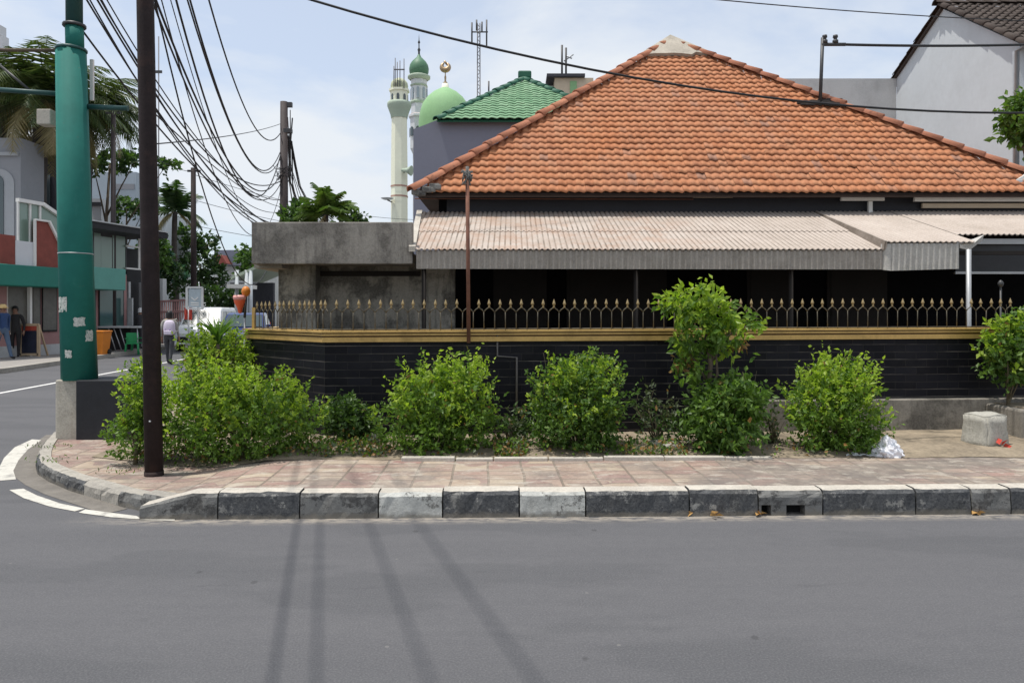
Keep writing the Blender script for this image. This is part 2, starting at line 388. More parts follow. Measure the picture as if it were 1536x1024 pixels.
M['leaf_d'] = leaf('mid_shrub_leaf', [(.055, .115, .024), (.085, .155, .03), (.125, .205, .038)])
M['leaf_dry'] = leaf('dried_leaf', [(.22, .13, .035), (.28, .15, .06), (.16, .13, .03)], .2)
M['leaf_grey'] = leaf('dusty_leaf', [(.07, .095, .05), (.11, .13, .075), (.05, .075, .035)], .25)
M['leaf_far'] = leaf('far_leaf', [(.018, .045, .016), (.03, .066, .02), (.05, .09, .024)], .25)
M['leaf_far_light'] = leaf('far_light_leaf', [(.06, .12, .025), (.085, .155, .035)], .3)
M['leaf_teal'] = leaf('bluish_leaf', [(.02, .07, .045), (.04, .11, .075), (.03, .085, .05)], .25)
M['palm_leaf'] = leaf('palm_leaf', [(.035, .062, .022), (.055, .085, .03), (.095, .115, .045), (.045, .07, .026)], .25)
M['palm_mid'] = leaf('mid_palm_leaf', [(.05, .10, .02), (.085, .145, .03), (.12, .18, .045)], .3)
M['palm_dry'] = leaf('dry_palm_leaf', [(.20, .165, .08), (.26, .21, .11), (.15, .13, .06)], .2)
M['palm_green'] = leaf('green_palm_leaf', [(.07, .15, .02), (.10, .20, .03), (.05, .11, .015)], .3)

# ------------------------------------------------------------------ mesh builder
def woff(o):
    v = Vector((0, 0, 0))
    while o is not None: v += o.location; o = o.parent
    return v
class MB:
    def __init__(s): s.v = []; s.f = []; s.mi = []; s.sm = []
    def add(s, vs, fs, mi=0, smooth=False):
        b = len(s.v); s.v += [tuple(v) for v in vs]
        for f in fs: s.f.append([b + i for i in f]); s.mi.append(mi); s.sm.append(smooth)
        return s
    def box(s, a, b, mi=0):
        x0, y0, z0 = a; x1, y1, z1 = b
        if x0 > x1: x0, x1 = x1, x0
        if y0 > y1: y0, y1 = y1, y0
        if z0 > z1: z0, z1 = z1, z0
        return s.add([(x0, y0, z0), (x1, y0, z0), (x1, y1, z0), (x0, y1, z0), (x0, y0, z1), (x1, y0, z1), (x1, y1, z1), (x0, y1, z1)],
                     [(0, 3, 2, 1), (4, 5, 6, 7), (0, 1, 5, 4), (1, 2, 6, 5), (2, 3, 7, 6), (3, 0, 4, 7)], mi)
    def beam(s, p0, p1, w, h, mi=0):       # box along p0->p1, w wide (horizontal), h high, centred
        p0 = Vector(p0); p1 = Vector(p1); d = (p1 - p0).normalized()
        up = Vector((0, 0, 1)) if abs(d.z) < .95 else Vector((0, 1, 0))
        sx = d.cross(up).normalized(); uy = sx.cross(d).normalized()
        vs = []
        for p in (p0, p1):
            for a, b in ((-1, -1), (1, -1), (1, 1), (-1, 1)): vs.append(p + sx * a * w / 2 + uy * b * h / 2)
        return s.add(vs, [(0, 1, 2, 3), (7, 6, 5, 4), (0, 4, 5, 1), (1, 5, 6, 2), (2, 6, 7, 3), (3, 7, 4, 0)], mi)
    def tube(s, pts, rs, n=10, mi=0, cap=True):
        pts = [Vector(p) for p in pts]
        if not hasattr(rs, '__len__'): rs = [rs] * len(pts)
        vs = []; fs = []
        ref = None
        for i, p in enumerate(pts):
            d = (pts[min(i + 1, len(pts) - 1)] - pts[max(i - 1, 0)])
            d = d.normalized() if d.length > 1e-9 else Vector((0, 0, 1))
            if ref is None: ref = Vector((1, 0, 0)) if abs(d.x) < .9 else Vector((0, 1, 0))
            u = (ref - d * ref.dot(d)).normalized(); w = d.cross(u); ref = u
            for k in range(n):
                a = 2 * pi * k / n; vs.append(p + (u * cos(a) + w * sin(a)) * rs[i])
        for i in range(len(pts) - 1):
            for k in range(n):
                a, b = i * n + k, i * n + (k + 1) % n
                fs.append((a, b, b + n, a + n))
        s.add(vs, fs, mi, True)
        if cap:
            b = len(s.v) - len(vs)
            s.f.append([b + k for k in reversed(range(n))]); s.mi.append(mi); s.sm.append(False)
            s.f.append([len(s.v) - n + k for k in range(n)]); s.mi.append(mi); s.sm.append(False)
        return s
    def lathe(s, prof, c, n=20, mi=0, smooth=True, rot=0):
        vs = []; fs = []
        for r, z in prof:
            for k in range(n):
                a = 2 * pi * k / n + rot; vs.append((c[0] + r * cos(a), c[1] + r * sin(a), c[2] + z))
        for i in range(len(prof) - 1):
            for k in range(n):
                a, b = i * n + k, i * n + (k + 1) % n
                fs.append((a, b, b + n, a + n))
        return s.add(vs, fs, mi, smooth)
    def prism(s, poly, d, mi=0):           # polygon of 3-D points extruded by vector d
        d = Vector(d); poly = [Vector(p) for p in poly]; n = len(poly)
        fs = [tuple(range(n)), tuple(reversed(range(n, 2 * n)))]
        fs += [(i, i + n, (i + 1) % n + n, (i + 1) % n) for i in range(n)]
        return s.add(poly + [p + d for p in poly], fs, mi)
    def build(s, name, mats, parent=None, label=None, cat=None, group=None, kind=None, base=None, bevel=0, fixn=True):
        me = bpy.data.meshes.new(name)
        off = woff(parent) if parent is not None else Vector(base) if base is not None else Vector((0, 0, 0))
        me.from_pydata([(x - off.x, y - off.y, z - off.z) for x, y, z in s.v], [], s.f)
        if not isinstance(mats, (list, tuple)): mats = [mats]
        for m in mats: me.materials.append(M[m] if isinstance(m, str) else m)
        me.polygons.foreach_set('material_index', s.mi); me.polygons.foreach_set('use_smooth', s.sm)
        if fixn and len(s.f) < 60000:
            import bmesh
            bm = bmesh.new(); bm.from_mesh(me); bmesh.ops.recalc_face_normals(bm, faces=bm.faces); bm.to_mesh(me); bm.free()
        me.update()
        o = bpy.data.objects.new(name, me); COL.objects.link(o)
        if parent is not None: o.parent = parent
        else: o.location = off
        if bevel:
            b = o.modifiers.new('edge', 'BEVEL'); b.width = bevel; b.segments = 2; b.limit_method = 'ANGLE'; b.angle_limit = radians(40)
        for k, v in (('label', label), ('category', cat), ('group', group), ('kind', kind)):
            if v: o[k] = v
        return o
def thing(name, label, cat, loc=(0, 0, 0), group=None):
    o = bpy.data.objects.new(name, None); COL.objects.link(o); o.location = loc
    o.empty_display_size = .2
    o['label'] = label; o['category'] = cat
    if group: o['group'] = group
    return o
def dup(root, loc, label=None, rz=0):
    r = root.copy(); COL.objects.link(r); r.location = loc; r.rotation_euler = (0, 0, rz)
    if label: r['label'] = label
    for c in list(root.children):
        k = c.copy(); COL.objects.link(k); k.parent = r
        for g in c.children:
            q = g.copy(); COL.objects.link(q); q.parent = k
    return r

# ------------------------------------------------------------------ ground, road, pavement
MB().add([(-400, -200, -.02), (400, -200, -.02), (400, 900, -.02), (-400, 900, -.02)], [(0, 1, 2, 3)]).build('ground', 'dirt_ground', kind='structure')
def grid_sheet(name, x0, x1, y0, y1, z, mat):
    m = MB(); m.add([(x0, y0, z), (x1, y0, z), (x1, y1, z), (x0, y1, z)], [(0, 1, 2, 3)])
    return m.build(name, mat, kind='structure')
grid_sheet('road', -70, 70, -14, 80, 0.0, 'asphalt')

def SK(Y): return -6.05 - .108 * (Y - 10)            # our-side kerb of the side street
corner = [(-2.72, 5.86), (-3.15, 6.06), (-3.56, 6.36), (-4.0, 6.68), (-4.4, 7.03), (-4.72, 7.36), (-4.93, 7.66), (-5.16, 8.06), (-5.42, 8.55), (-5.72, 9.2), (-5.95, 9.8), (-6.08, 10.3), (SK(12), 12), (SK(16), 16), (SK(24), 24), (SK(40), 40)]
def KY(x): return 5.785 + .024 * (x + 1.0)           # kerb line of the main road
def pz(x):
    t = min(1, max(0, (x + 2.95) / .75)); t = t * t * (3 - 2 * t)
    return .115 + .085 * t
# pavement: strips between the kerb's inner edge and the wall line
front = [(12, KY(12) + .14), (8, KY(8) + .14), (5, KY(5) + .14), (3, KY(3) + .14), (1.5, KY(1.5) + .14), (0, KY(0) + .14), (-1, KY(-1) + .14), (-1.6, KY(-1.6) + .14), (-2.2, KY(-2.2) + .14), (-2.75, 5.98)]
backl = [(12, 9.4), (8, 9.3), (5, 9.2), (3, 9.1), (1.5, 9.0), (0, 8.9), (-1, 8.8), (-1.6, 8.8), (-2.2, 9.2), (-2.4, 9.4)]
def inset(path, d):
    out = []
    for i, p in enumerate(path):
        a = Vector(path[max(i - 1, 0)]); b = Vector(path[min(i + 1, len(path) - 1)])
        t = (b - a).normalized(); nrm = Vector((t.y, -t.x))
        out.append((p[0] + nrm.x * d, p[1] + nrm.y * d))
    return out
cin = inset(corner, .13)
front += cin[1:]
backl += [(-2.6, 9.6), (-2.9, 9.9), (-3.1, 10.2), (-3.3, 10.4), (-3.4, 10.5), (-3.4, 10.6), (-3.4, 10.7), (-3.4, 10.8), (-3.4, 10.9), (-3.4, 11), (-3.4, 11.3), (-3.6, 12.5), (-4, 16), (-5, 24), (-6, 40)][:len(cin) - 1]
m = MB(); NS = 6
vs = []
for a, b in zip(front, backl):
    for k in range(NS + 1):
        t = k / NS; x = a[0] + (b[0] - a[0]) * t; y = a[1] + (b[1] - a[1]) * t
        vs.append((x, y, pz(x) + (R.uniform(-.004, .004) if 0 < k < NS else 0)))
fs = [(i * (NS + 1) + k, i * (NS + 1) + k + 1, (i + 1) * (NS + 1) + k + 1, (i + 1) * (NS + 1) + k) for i in range(len(front) - 1) for k in range(NS)]
m.add(vs, fs); m.build('pavement', 'paving', kind='structure')

# kerb of the main road: concrete blocks painted by turns
edges = [(200, 'w', 0), (214, 'g', 0), (330, 'k', 0), (451, 'g', 0), (568, 'w', 0), (664, 'k', 0), (779, 'w', 0), (879, 'k', 0), (1036, 'k', 0), (1141, 'g', 1), (1240, 'k', 0), (1383, 'k', 0), (1469, 'g', 0), (1530, 'k', 0), (1640, 'w', 0), (1750, 'k', 0), (1860, 'w', 0), (1980, 'k', 0), (2100, 'w', 0)]
MI = {'w': 0, 'k': 1, 'g': 2}
m = MB()
def kerb_block(m, p0, p1, z0, z1, w, mi, top=3, gap=.006, ch=.026, z1a=None):
    p0 = Vector(p0); p1 = Vector(p1); t = (p1 - p0).normalized(); nrm = Vector((-t.y, t.x)) if t.x > 0 else Vector((t.y, -t.x))
    p0 = p0 + t * gap; p1 = p1 - t * gap
    NSEG = max(3, int((p1 - p0).length / .06))
    prof = [(0, z0), (-.0, z0 + .06), (.004, z1 - ch * 1.2), (ch, z1 - ch * .2), (ch * 2, z1), (w, z1), (w, z0)]
    vs = []; fs = []; mis = []
    for i in range(NSEG + 1):
        p = p0.lerp(p1, i / NSEG)
        kz = 1 if z1a is None else (z1a + (z1 - z1a) * min(1, 1.5 * i / NSEG)) / z1
        for j, (a, z) in enumerate(prof):
            z = z * kz
            jit = (R.uniform(-.006, .004) + (R.uniform(0, .02) if j in (2, 3) and R.random() < .12 else 0)) if 0 < j < 5 else 0
            q = p + nrm * (a + jit); vs.append((q.x, q.y, z + (R.uniform(-.006, .002) if 1 < j < 5 else 0)))
    n = len(prof)
    for i in range(NSEG):
        for j in range(n - 1):
            m.add([vs[i * n + j], vs[i * n + j + 1], vs[(i + 1) * n + j + 1], vs[(i + 1) * n + j]], [(0, 1, 2, 3)], mi if j < 3 else top)
    m.add(vs[:n], [tuple(range(n))], mi); m.add(vs[-n:], [tuple(range(n))], mi)
for (a, c, hole), (b, _, _) in zip(edges[:-1], edges[1:]):
    xa, xb = XA(a, 5.8), XA(b, 5.8)
    pa, pb = (xa, KY(xa)), (xb, KY(xb))
    zt = .205 + R.uniform(-.006, .006)
    if a < 210:
        continue
    if a == 214: kerb_block(m, pa, pb, -.01, zt, .16, MI[c], z1a=.105); continue
    if hole:
        # gully inlet: block with two openings low in its face
        h0, h1, h2, h3 = XA(1146, 5.8), XA(1161, 5.8), XA(1184, 5.8), XA(1213, 5.8)
        kerb_block(m, pa, pb, .085, zt, .16, MI[c])
        for u, v in ((xa + .006, h0), (h1, h2), (h3, xb - .006)):
            m.box((u, KY(u) + .006, -.01), (v, KY(u) + .16, .085), MI[c])
        m.box((xa + .01, KY(xa) + .12, -.01), (xb - .01, KY(xa) + .165, .084), 4)
        continue
    kerb_block(m, pa, pb, -.01, zt, .16, MI[c])
# low kerb round the corner and up the side street
pts = [Vector(p) for p in corner]
L = [0]
for a, b in zip(pts[:-1], pts[1:]): L.append(L[-1] + (b - a).length)
def along(s_):
    for i in range(len(L) - 1):
        if s_ <= L[i + 1]: return pts[i].lerp(pts[i + 1], (s_ - L[i]) / (L[i + 1] - L[i]))
    return pts[-1]
s_ = 0; i = 0
seq = ['g', 'l', 'k', 'g', 'k', 'l', 'g', 'l', 'k', 'l', 'g', 'l']
while s_ < L[-1] - .1:
    ln = .62 if s_ < 8 else 3.0
    a, b = along(s_), along(min(s_ + ln, L[-1])); mid = along(min(s_ + ln / 2, L[-1]))
    c = seq[i] if i < len(seq) else 'l'
    mi = {'g': 2, 'k': 1, 'l': 5}[c]
    for q0, q1 in ((a, mid), (mid, b)):
        # the path runs clockwise, so swap to keep the face on the road side
        kerb_block(m, q1, q0, -.01, pz(q0.x) + .012, .13, mi, top=5, gap=.002)
    s_ += ln; i += 1
m.build('kerb', ['kerb_white', 'kerb_black', 'kerb_grey', 'kerb_top', 'dark_hole', 'kerb_low'], kind='structure')

# painted lines
def ribbon(pairs, name, mat='line', z=.004):
    m = MB(); vs = []
    for a, b in pairs: vs += [(a[0], a[1], z), (b[0], b[1], z)]
    m.add(vs, [(2 * i, 2 * i + 1, 2 * i + 3, 2 * i + 2) for i in range(len(pairs) - 1)])
    return m.build(name, mat, kind='structure')
o1 = inset(corner, -.19)
ribbon(list(zip(corner[1:11], o1[1:11])), 'gutter_strip', 'gutter', .0035)
def gpx(l): return [G(*p) for p in l]
ribbon(list(zip(gpx([(205, 774), (165, 769), (128, 764)]), gpx([(212, 779), (168, 776), (118, 769)]))), 'edge_line')
ribbon(list(zip(gpx([(127, 763), (90, 755), (55, 743), (35, 733)]), gpx([(112, 767), (75, 760), (35, 747), (14, 735)]))), 'edge_line')
ribbon(list(zip(gpx([(24, 719), (20, 706), (28, 690), (42, 674), (62, 660)]), gpx([(0, 721), (-3, 705), (6, 687), (22, 671), (48, 659)]))), 'edge_line')
ribbon(list(zip(gpx([(262, 777), (212, 775)]), gpx([(262, 781), (210, 780)]))), 'edge_line')
MB().add([(-9.80, 11, .004), (-9.92, 11, .004), (-11.98, 30, .004), (-11.86, 30, .004)], [(0, 1, 2, 3)]).build('centre_line', 'centre_line', kind='structure')

# far pavement on the other side of the street
def LK(Y): return -13.55 - .141 * (Y - 19.7)
m = MB()
ys = [16.5, 17.5, 18.5, 19.7, 23, 27, 31, 36, 45, 60]
xs = [-17, -15.3, -14.0] + [LK(y) for y in ys[3:]]
for i in range(len(ys) - 1):
    m.add([(xs[i], ys[i], .13), (xs[i + 1], ys[i + 1], .13), (-40, ys[i + 1], .13), (-40, ys[i], .13)], [(0, 1, 2, 3)], 0)
    m.add([(xs[i], ys[i], -.01), (xs[i + 1], ys[i + 1], -.01), (xs[i + 1], ys[i + 1], .135), (xs[i], ys[i], .135)], [(0, 1, 2, 3)], 1)
    m.add([(xs[i], ys[i], .135), (xs[i + 1], ys[i + 1], .135), (xs[i + 1] - .2, ys[i + 1], .136), (xs[i] - .2, ys[i], .136)], [(0, 1, 2, 3)], 1)
m.build('far_pavement', ['far_paving', 'kerb_low'], kind='structure')

# planting bed between pavement and wall
m = MB(); nx = 60; ny = 8; vs = []
for i in range(nx + 1):
    x = -4.35 + i / nx * 11.0
    yf = 7.10 + .02 * x + (.32 * max(0, (-2.6 - x)) ** 1.2 if x < -2.6 else 0); yb = 8.35 + .05 * x if x > -2.1 else 8.3 + (-2.1 - x) * 1.0
    for j in range(ny + 1):
        t = j / ny; y = yf + (max(yb, yf + .2) - yf) * t
        vs.append((x, y + (R.uniform(-.03, .03) if j == 0 else 0), pz(x) + .006 + (.05 * sin(pi * min(1, t * 1.6) * .5) + R.uniform(-.008, .014) if j else 0)))
m.add(vs, [(i * (ny + 1) + j, (i + 1) * (ny + 1) + j, (i + 1) * (ny + 1) + j + 1, i * (ny + 1) + j + 1) for i in range(nx) for j in range(ny)], 0, True)
m.build('planting_bed', 'soil', kind='structure')
m = MB()
x = -1.05
while x < 2.2:
    w = R.uniform(.35, .6); m.box((x, 7.03 + .02 * x, .19), (x + w - .012, 7.10 + .02 * x + R.uniform(-.008, .008), .235 + R.uniform(-.01, .01))); x += w
m.build('edging_strip', 'kerb_top', kind='structure', bevel=.008)

# ------------------------------------------------------------------ black tiled wall, gold coping, iron fence
C0 = Vector((-3.40, 9.52)); C1 = Vector((-2.06, 8.15)); C2 = Vector((6.9, 8.80)); CB = Vector((-3.40, 14.0))
wall_path = [CB, C0, C1, C2]
def zc(p): return 1.407 + .0032 * max(0, p.x + 2.06)
def offs(path, d):
    out = []
    for i, p in enumerate(path):
        if i == 0: t = path[1] - path[0]; n = Vector((t.y, -t.x)).normalized(); out.append(p + n * -d * -1)
        elif i == len(path) - 1: t = path[i] - path[i - 1]; n = Vector((t.y, -t.x)).normalized(); out.append(p + n * d)
        else:
            t1 = (path[i] - path[i - 1]).normalized(); t2 = (path[i + 1] - path[i]).normalized()
            n1 = Vector((t1.y, -t1.x)); n2 = Vector((t2.y, -t2.x)); b = (n1 + n2).normalized()
            out.append(p + b * (d / max(.3, b.dot(n1))))
    return out
# outward is to the road: path runs left to right with the road on its right-hand side
def band(m, d_out, d_in, za, zb, mi):
    a = offs(wall_path, d_out); b = offs(wall_path, -d_in)
    n = len(a)
    for i in range(n - 1):
        def q(pp, zoff, i): return (pp[i].x, pp[i].y, zc(wall_path[i]) + zoff)
        vs = [q(a, za, i), q(a, za, i + 1), q(b, za, i + 1), q(b, za, i), q(a, zb, i), q(a, zb, i + 1), q(b, zb, i + 1), q(b, zb, i)]
        m.add(vs, [(0, 1, 5, 4), (4, 5, 6, 7), (2, 3, 7, 6), (3, 2, 1, 0)] + ([(0, 4, 7, 3)] if i == 0 else []) + ([(1, 2, 6, 5)] if i == n - 2 else []), mi)
gw = thing('garden_wall', 'low black tiled garden wall with a gold banded coping, behind the row of shrubs', 'wall', (-2.06, 8.15, .2))
m = MB(); band(m, 0, .16, -1.42, -.124, 0); m.build('wall_body', 'tile', gw)
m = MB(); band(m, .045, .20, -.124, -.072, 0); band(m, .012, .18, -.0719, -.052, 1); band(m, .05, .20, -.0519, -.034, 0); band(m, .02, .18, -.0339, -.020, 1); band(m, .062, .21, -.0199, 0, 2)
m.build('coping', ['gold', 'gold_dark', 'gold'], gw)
m = MB()   # concrete plinth showing at the right
pxs = [2.6, 3.2, 4.0, 4.8, 5.4, 6.9]
for i in range(len(pxs) - 1):
    xa, xb = pxs[i], pxs[i + 1]
    def wy(x): return 8.15 + (x + 2.06) * (.65 / 8.96)
    m.add([(xa, wy(xa) - .10, .1), (xb, wy(xb) - .10, .1), (xb, wy(xb) - .085, .60), (xa, wy(xa) - .085, .60), (xb, wy(xb) + .0, .615), (xa, wy(xa) + .0, .615)],
          [(0, 1, 2, 3), (3, 2, 4, 5)] + ([(0, 3, 5)] if i == 0 else []))
m.build('plinth', 'plinth', gw)
m = MB()
p0 = P(702, 512, 8.12)
# planter box of the right-hand shrub joined to the plinth
pl = thing('concrete_planter', 'rough concrete planter against the plinth with the right hand shrub growing out of it', 'planter', (5.95, 8.2, .2))
m = MB(); m.box((5.50, 7.98, .1), (6.9, 8.60, .56)); m.build('planter_box', 'plinth', pl, bevel=.025)
m = MB(); m.box((5.58, 8.06, .54), (6.8, 8.56, .572)); m.build('planter_soil', 'soil', pl)

fe = thing('iron_fence', 'black and gold spiked iron fence standing on the coping of the black wall', 'fence', (-2.06, 8.2, 1.4))
SP = .1215
def picket_mesh():
    m = MB()
    m.tube([(0, 0, -.004), (0, 0, .205)], .0058, 6, 0)
    m.tube([(0, 0, .203), (SP * .22, 0, .232), (SP / 2, 0, .256), (SP * .78, 0, .232), (SP, 0, .203)], .0062, 6, 0)
    m.lathe([(.0, .250), (.010, .252), (.013, .262), (.009, .272), (.008, .280), (.017, .287), (.019, .297), (.014, .312), (.006, .338), (0, .352)], (SP / 2, 0, 0), 8, 1)
    return m
pm = picket_mesh().build('picket', ['bar', 'spike'], fe)
me_p = pm.data
# bring the shared mesh to its own origin
for v in me_p.vertices: v.co += woff(fe)
first = True
def run(a, b, n, skip=()):
    global first
    d = (b - a); L_ = d.length; n = n or int(L_ / SP)
    ang = math.atan2(d.y, d.x)
    for k in range(n):
        if k in skip: continue
        p = a + d * (k * SP / L_)
        o = pm if first else pm.copy()
        if not first: COL.objects.link(o)
        first = False
        o.parent = fe
        o.location = Vector((p.x, p.y, zc(p) + R.uniform(-.003, .003))) - woff(fe)
        o.rotation_euler = (R.uniform(-.03, .03), R.uniform(-.015, .015), ang)
inner = offs(wall_path, -.07)
run(inner[1] + Vector((.02, -.02)), inner[2], None)
run(inner[2] + Vector((.02, 0)), inner[3], 66)
m = MB()
for a, b in ((inner[1], inner[2]), (inner[2], inner[3])):
    m.tube([(a.x, a.y, zc(a) + .012), (b.x, b.y, zc(b) + .012)], .008, 6)
m.build('bottom_rail', 'bar', fe)
m = MB()
for p in (inner[1],): m.box((p.x - .02, p.y - .02, zc(p) - .01), (p.x + .02, p.y + .02, zc(p) + .27))
m.build('end_post', 'gold', fe)

# rusty service pole and conduit on the wall
rp = thing('service_pole', 'thin rusty pipe with a tangle of wire on top, fixed to the black wall', 'pole', P(702, 514, 8.15))
a, b = P(703, 514, 8.13), P(701, 262, 8.13)
m = MB(); m.tube([a, b], .021, 8); m.build('pipe', 'rust', rp)
m = MB()
for k in range(7):
    pts_ = [b + Vector((R.uniform(-.06, .06), R.uniform(-.05, .05), R.uniform(-.12, .06))) for _ in range(5)]
    m.tube(pts_, .008, 5)
m.tube([b + Vector((-.07, 0, .03)), b + Vector((.06, 0, .03))], .012, 6); m.tube([b + Vector((0, 0, -.02)), b + Vector((0, 0, .09))], .018, 8)
m.build('wire_tangle', 'kerb_grey', rp)
m = MB(); m.box(b + Vector((.16, .0, -.1)), b + Vector((.175, .01, .08))); 
m = MB(); m.tube([P(746, 502, 8.27), P(746, 534, 8.27), P(775, 536, 8.27), P(775, 612, 8.27)], .012, 6)
m.build('conduit', 'pvc', label='thin bent grey conduit running down the black tiles above the low weeds', cat='pipe')

# ------------------------------------------------------------------ flat-roofed porch at the left
po = thing('concrete_porch', 'stained flat concrete porch roof on a mildewed wall beside the tiled house', 'porch', (-2.3, 9.5, .2))
zt, zb = ZA(333, 9.45), ZA(396, 9.45)
m = MB()
m.prism([(XA(377, 9.45), 9.45, zb), (-1.27, 9.45, zb), (-1.27, 9.45, zt), (XA(377, 9.45), 9.45, zt)], (0, .12, 0))
m.box((XA(377, 9.45), 9.571, zb), (XA(377, 9.45) + .12, 13.2, zt))
m.build('fascia', 'parapet', po, bevel=.012)
m = MB(); m.box((XA(377, 9.45) + .121, 9.571, zb + .03), (-1.3, 13.2, zb + .16)); m.build('slab', 'soffit', po)
yw = 10.35
m = MB(); m.box((XA(419, yw), yw, .1), (-.80, yw + .15, zb + .03)); m.build('porch_wall', 'porchwall', po)
m = MB(); m.box((XA(418, 10.1), 10.08, .1), (XA(474, 10.1), 10.345, zb + .03)); m.build('column', 'porchwall', po, bevel=.01)
m = MB(); m.box((XA(377, 9.6), 9.7, zb - .035), (XA(419, 9.6), 12.6, zb + .029)); m.build('edge_beam', 'soffit', po)
m = MB(); m.box((XA(480, yw), yw - .03, zb - .11), (-1.28, yw - .002, zb - .04)); m.build('wall_bracket', 'porch_dark', po)

# ------------------------------------------------------------------ tiled house
ho = thing('tiled_house', 'black walled house under a steep orange clay tiled hipped roof', 'house', (3.2, 11.6, .2))
YE = 11.2; ZE = ZA(288, YE); XL, XR = -1.45, 8.5
AP = Vector((3.16, 14.81, 0)); AP.z = ZA(64, AP.y)
from mathutils import noise as mn
def tile_slope(m, eL, eR, apL, apR, course, period, amp, lift, seg=6, jit=.004, rnd=R):
    eL, eR, apL, apR = map(Vector, (eL, eR, apL, apR))
    ex = (eR - eL); W = ex.length; ex.normalize()
    up = apL - eL; up = up - ex * up.dot(ex); S = up.length; up.normalize(); nrm = ex.cross(up).normalized()
    if nrm.z < 0: nrm = -nrm
    aL = (apL - eL).dot(ex); aR = (apR - eL).dot(ex)
    rows = int(round(S / course)); cs = S / rows
    for r in range(rows):
        v0, v1 = r * cs, (r + 1) * cs + .02
        lo = aL * min(1, v0 / S); hi = W + (aR - W) * min(1, v0 / S)
        k0 = int(math.floor(lo / period)); k1 = int(math.ceil(hi / period))
        for k in range(k0, k1):
            dz = rnd.uniform(-jit, jit) + .014 * mn.noise(Vector((k * period * .9, r * cs * 1.1, 3.7))) - (.012 if rnd.random() < .012 else 0); dv = rnd.uniform(-jit * 1.5, jit * 1.5); tilt = rnd.uniform(-jit, jit)
            vs = []
            for j, (v, hh) in enumerate(((v0 + dv, lift - .02), (v0 + dv, lift), ((v0 + v1) / 2, lift * .55), (v1, .0))):
                l_ = aL * min(1, max(0, v) / S); h_ = W + (aR - W) * min(1, max(0, v) / S)
                for i in range(seg + 1):
                    u = k * period + i / seg * period
                    uc = min(max(u, l_), h_)
                    ph = 2 * pi * (u / period)
                    w = amp * (sin(ph) + .22 * sin(2 * ph + .6))
                    q = eL + ex * uc + up * v + nrm * (w + hh + dz + tilt * (i / seg - .5))
                    vs.append(q)
            n = seg + 1
            fs = []
            for j in range(3):
                for i in range(seg):
                    a = j * n + i
                    if (vs[a] - vs[a + 1]).length < 1e-5 and (vs[a + n] - vs[a + n + 1]).length < 1e-5: continue
                    fs.append((a, a + 1, a + n + 1, a + n))
            if fs: m.add(vs, fs, 0, True)
eL = Vector((XL, YE, ZE)); eR = Vector((XR, YE, ZE))
m = MB(); tile_slope(m, eL, eR, AP, AP, .169, .135, .0130, .024, jit=.0045)
o = m.build('roof', 'roof', ho, fixn=False)
m = MB(); dn_ = Vector((0, .03, -.03)); m.prism([eL + dn_ + Vector((.05, 0, 0)), eR + dn_ - Vector((.05, 0, 0)), AP + dn_ * 1.2], Vector((0, .014, -.014))); m.build('tile_batten_deck', 'under', ho)
# the other slopes and the underside
m = MB()
yb_ = 2 * AP.y - YE
bk = [Vector((XL, YE + .02, ZE - .03)), Vector((XR, YE + .02, ZE - .03)), Vector((XR, yb_, ZE - .03)), Vector((XL, yb_, ZE - .03))]
ap = AP + Vector((0, 0, -.06))
m.add([bk[1], bk[2], bk[3], bk[0], ap], [(0, 1, 4), (1, 2, 4), (2, 3, 4)], 0)
m.build('rear_slope', 'roof', ho)
m = MB(); m.add([bk[0] + Vector((0, .0, -.01)), bk[1] + Vector((0, 0, -.01)), bk[2], bk[3]], [(0, 1, 2, 3)]); m.box((XL + .05, YE + .045, ZE - .07), (XR, YE + .07, ZE - .035)); m.build('eave_board', 'under', ho)
def ridge(m, a, b, r, ln, rnd=R):
    a = Vector(a); b = Vector(b); d = b - a; L_ = d.length; d.normalize()
    side = d.cross(Vector((0, 0, 1))).normalized(); up = side.cross(d).normalized()
    if up.z < 0: up = -up
    n = int(L_ / ln); ns = 8
    for k in range(n):
        p0 = a + d * (k * L_ / n - .03); p1 = a + d * ((k + 1) * L_ / n + .02)
        r0, r1 = r * 1.14 + rnd.uniform(-.006, .006), r * .9
        sh = Vector((rnd.uniform(-.01, .01), 0, rnd.uniform(-.008, .012)))
        vs = []
        for p, rr, hh in ((p0, r0 - .025, 0), (p0, r0, 0), (p1, r1, -.01)):
            for i in range(ns + 1):
                t = pi * i / ns
                vs.append(p + sh + side * cos(t) * rr + up * (sin(t) * rr * .85 + hh - .02))
        N_ = ns + 1
        m.add(vs, [(j * N_ + i, j * N_ + i + 1, (j + 1) * N_ + i + 1, (j + 1) * N_ + i) for j in range(2) for i in range(ns)], 0, True)
for e in (Vector((XL - .05, YE - .05, ZE + .03)), Vector((XR, YE, ZE + .03))):
    m = MB(); ridge(m, e, AP + Vector((0, 0, .05)), .10, .33); m.build('hip_ridge', 'ridge', ho, fixn=False)
# mortar cap on the apex, following the slope, a few cm thick
upv = (AP - Vector((AP.x, YE, ZE))).normalized(); nr = Vector((0, -upv.z, upv.y))
m = MB(); top = AP + nr * .06 + Vector((0, 0, .10)); vs = [top]
K = 9; base_ = []
for i in range(K + 1):
    t = i / K - .5
    ln = .62 + R.uniform(-.07, .07) - abs(t) * .05
    base_.append(AP - upv * ln + Vector((t * 1.55 * ln / .62 * .95 + .04, 0, 0)) + nr * .075)
m.add([top] + base_ + [p - nr * .06 for p in base_], [(0, i + 1, i + 2) for i in range(K)] + [(i + 1, i + 2 + K, i + 3 + K, i + 2)[::1] for i in range(K)], 0)
m.build('apex_mortar', 'mortar', ho)
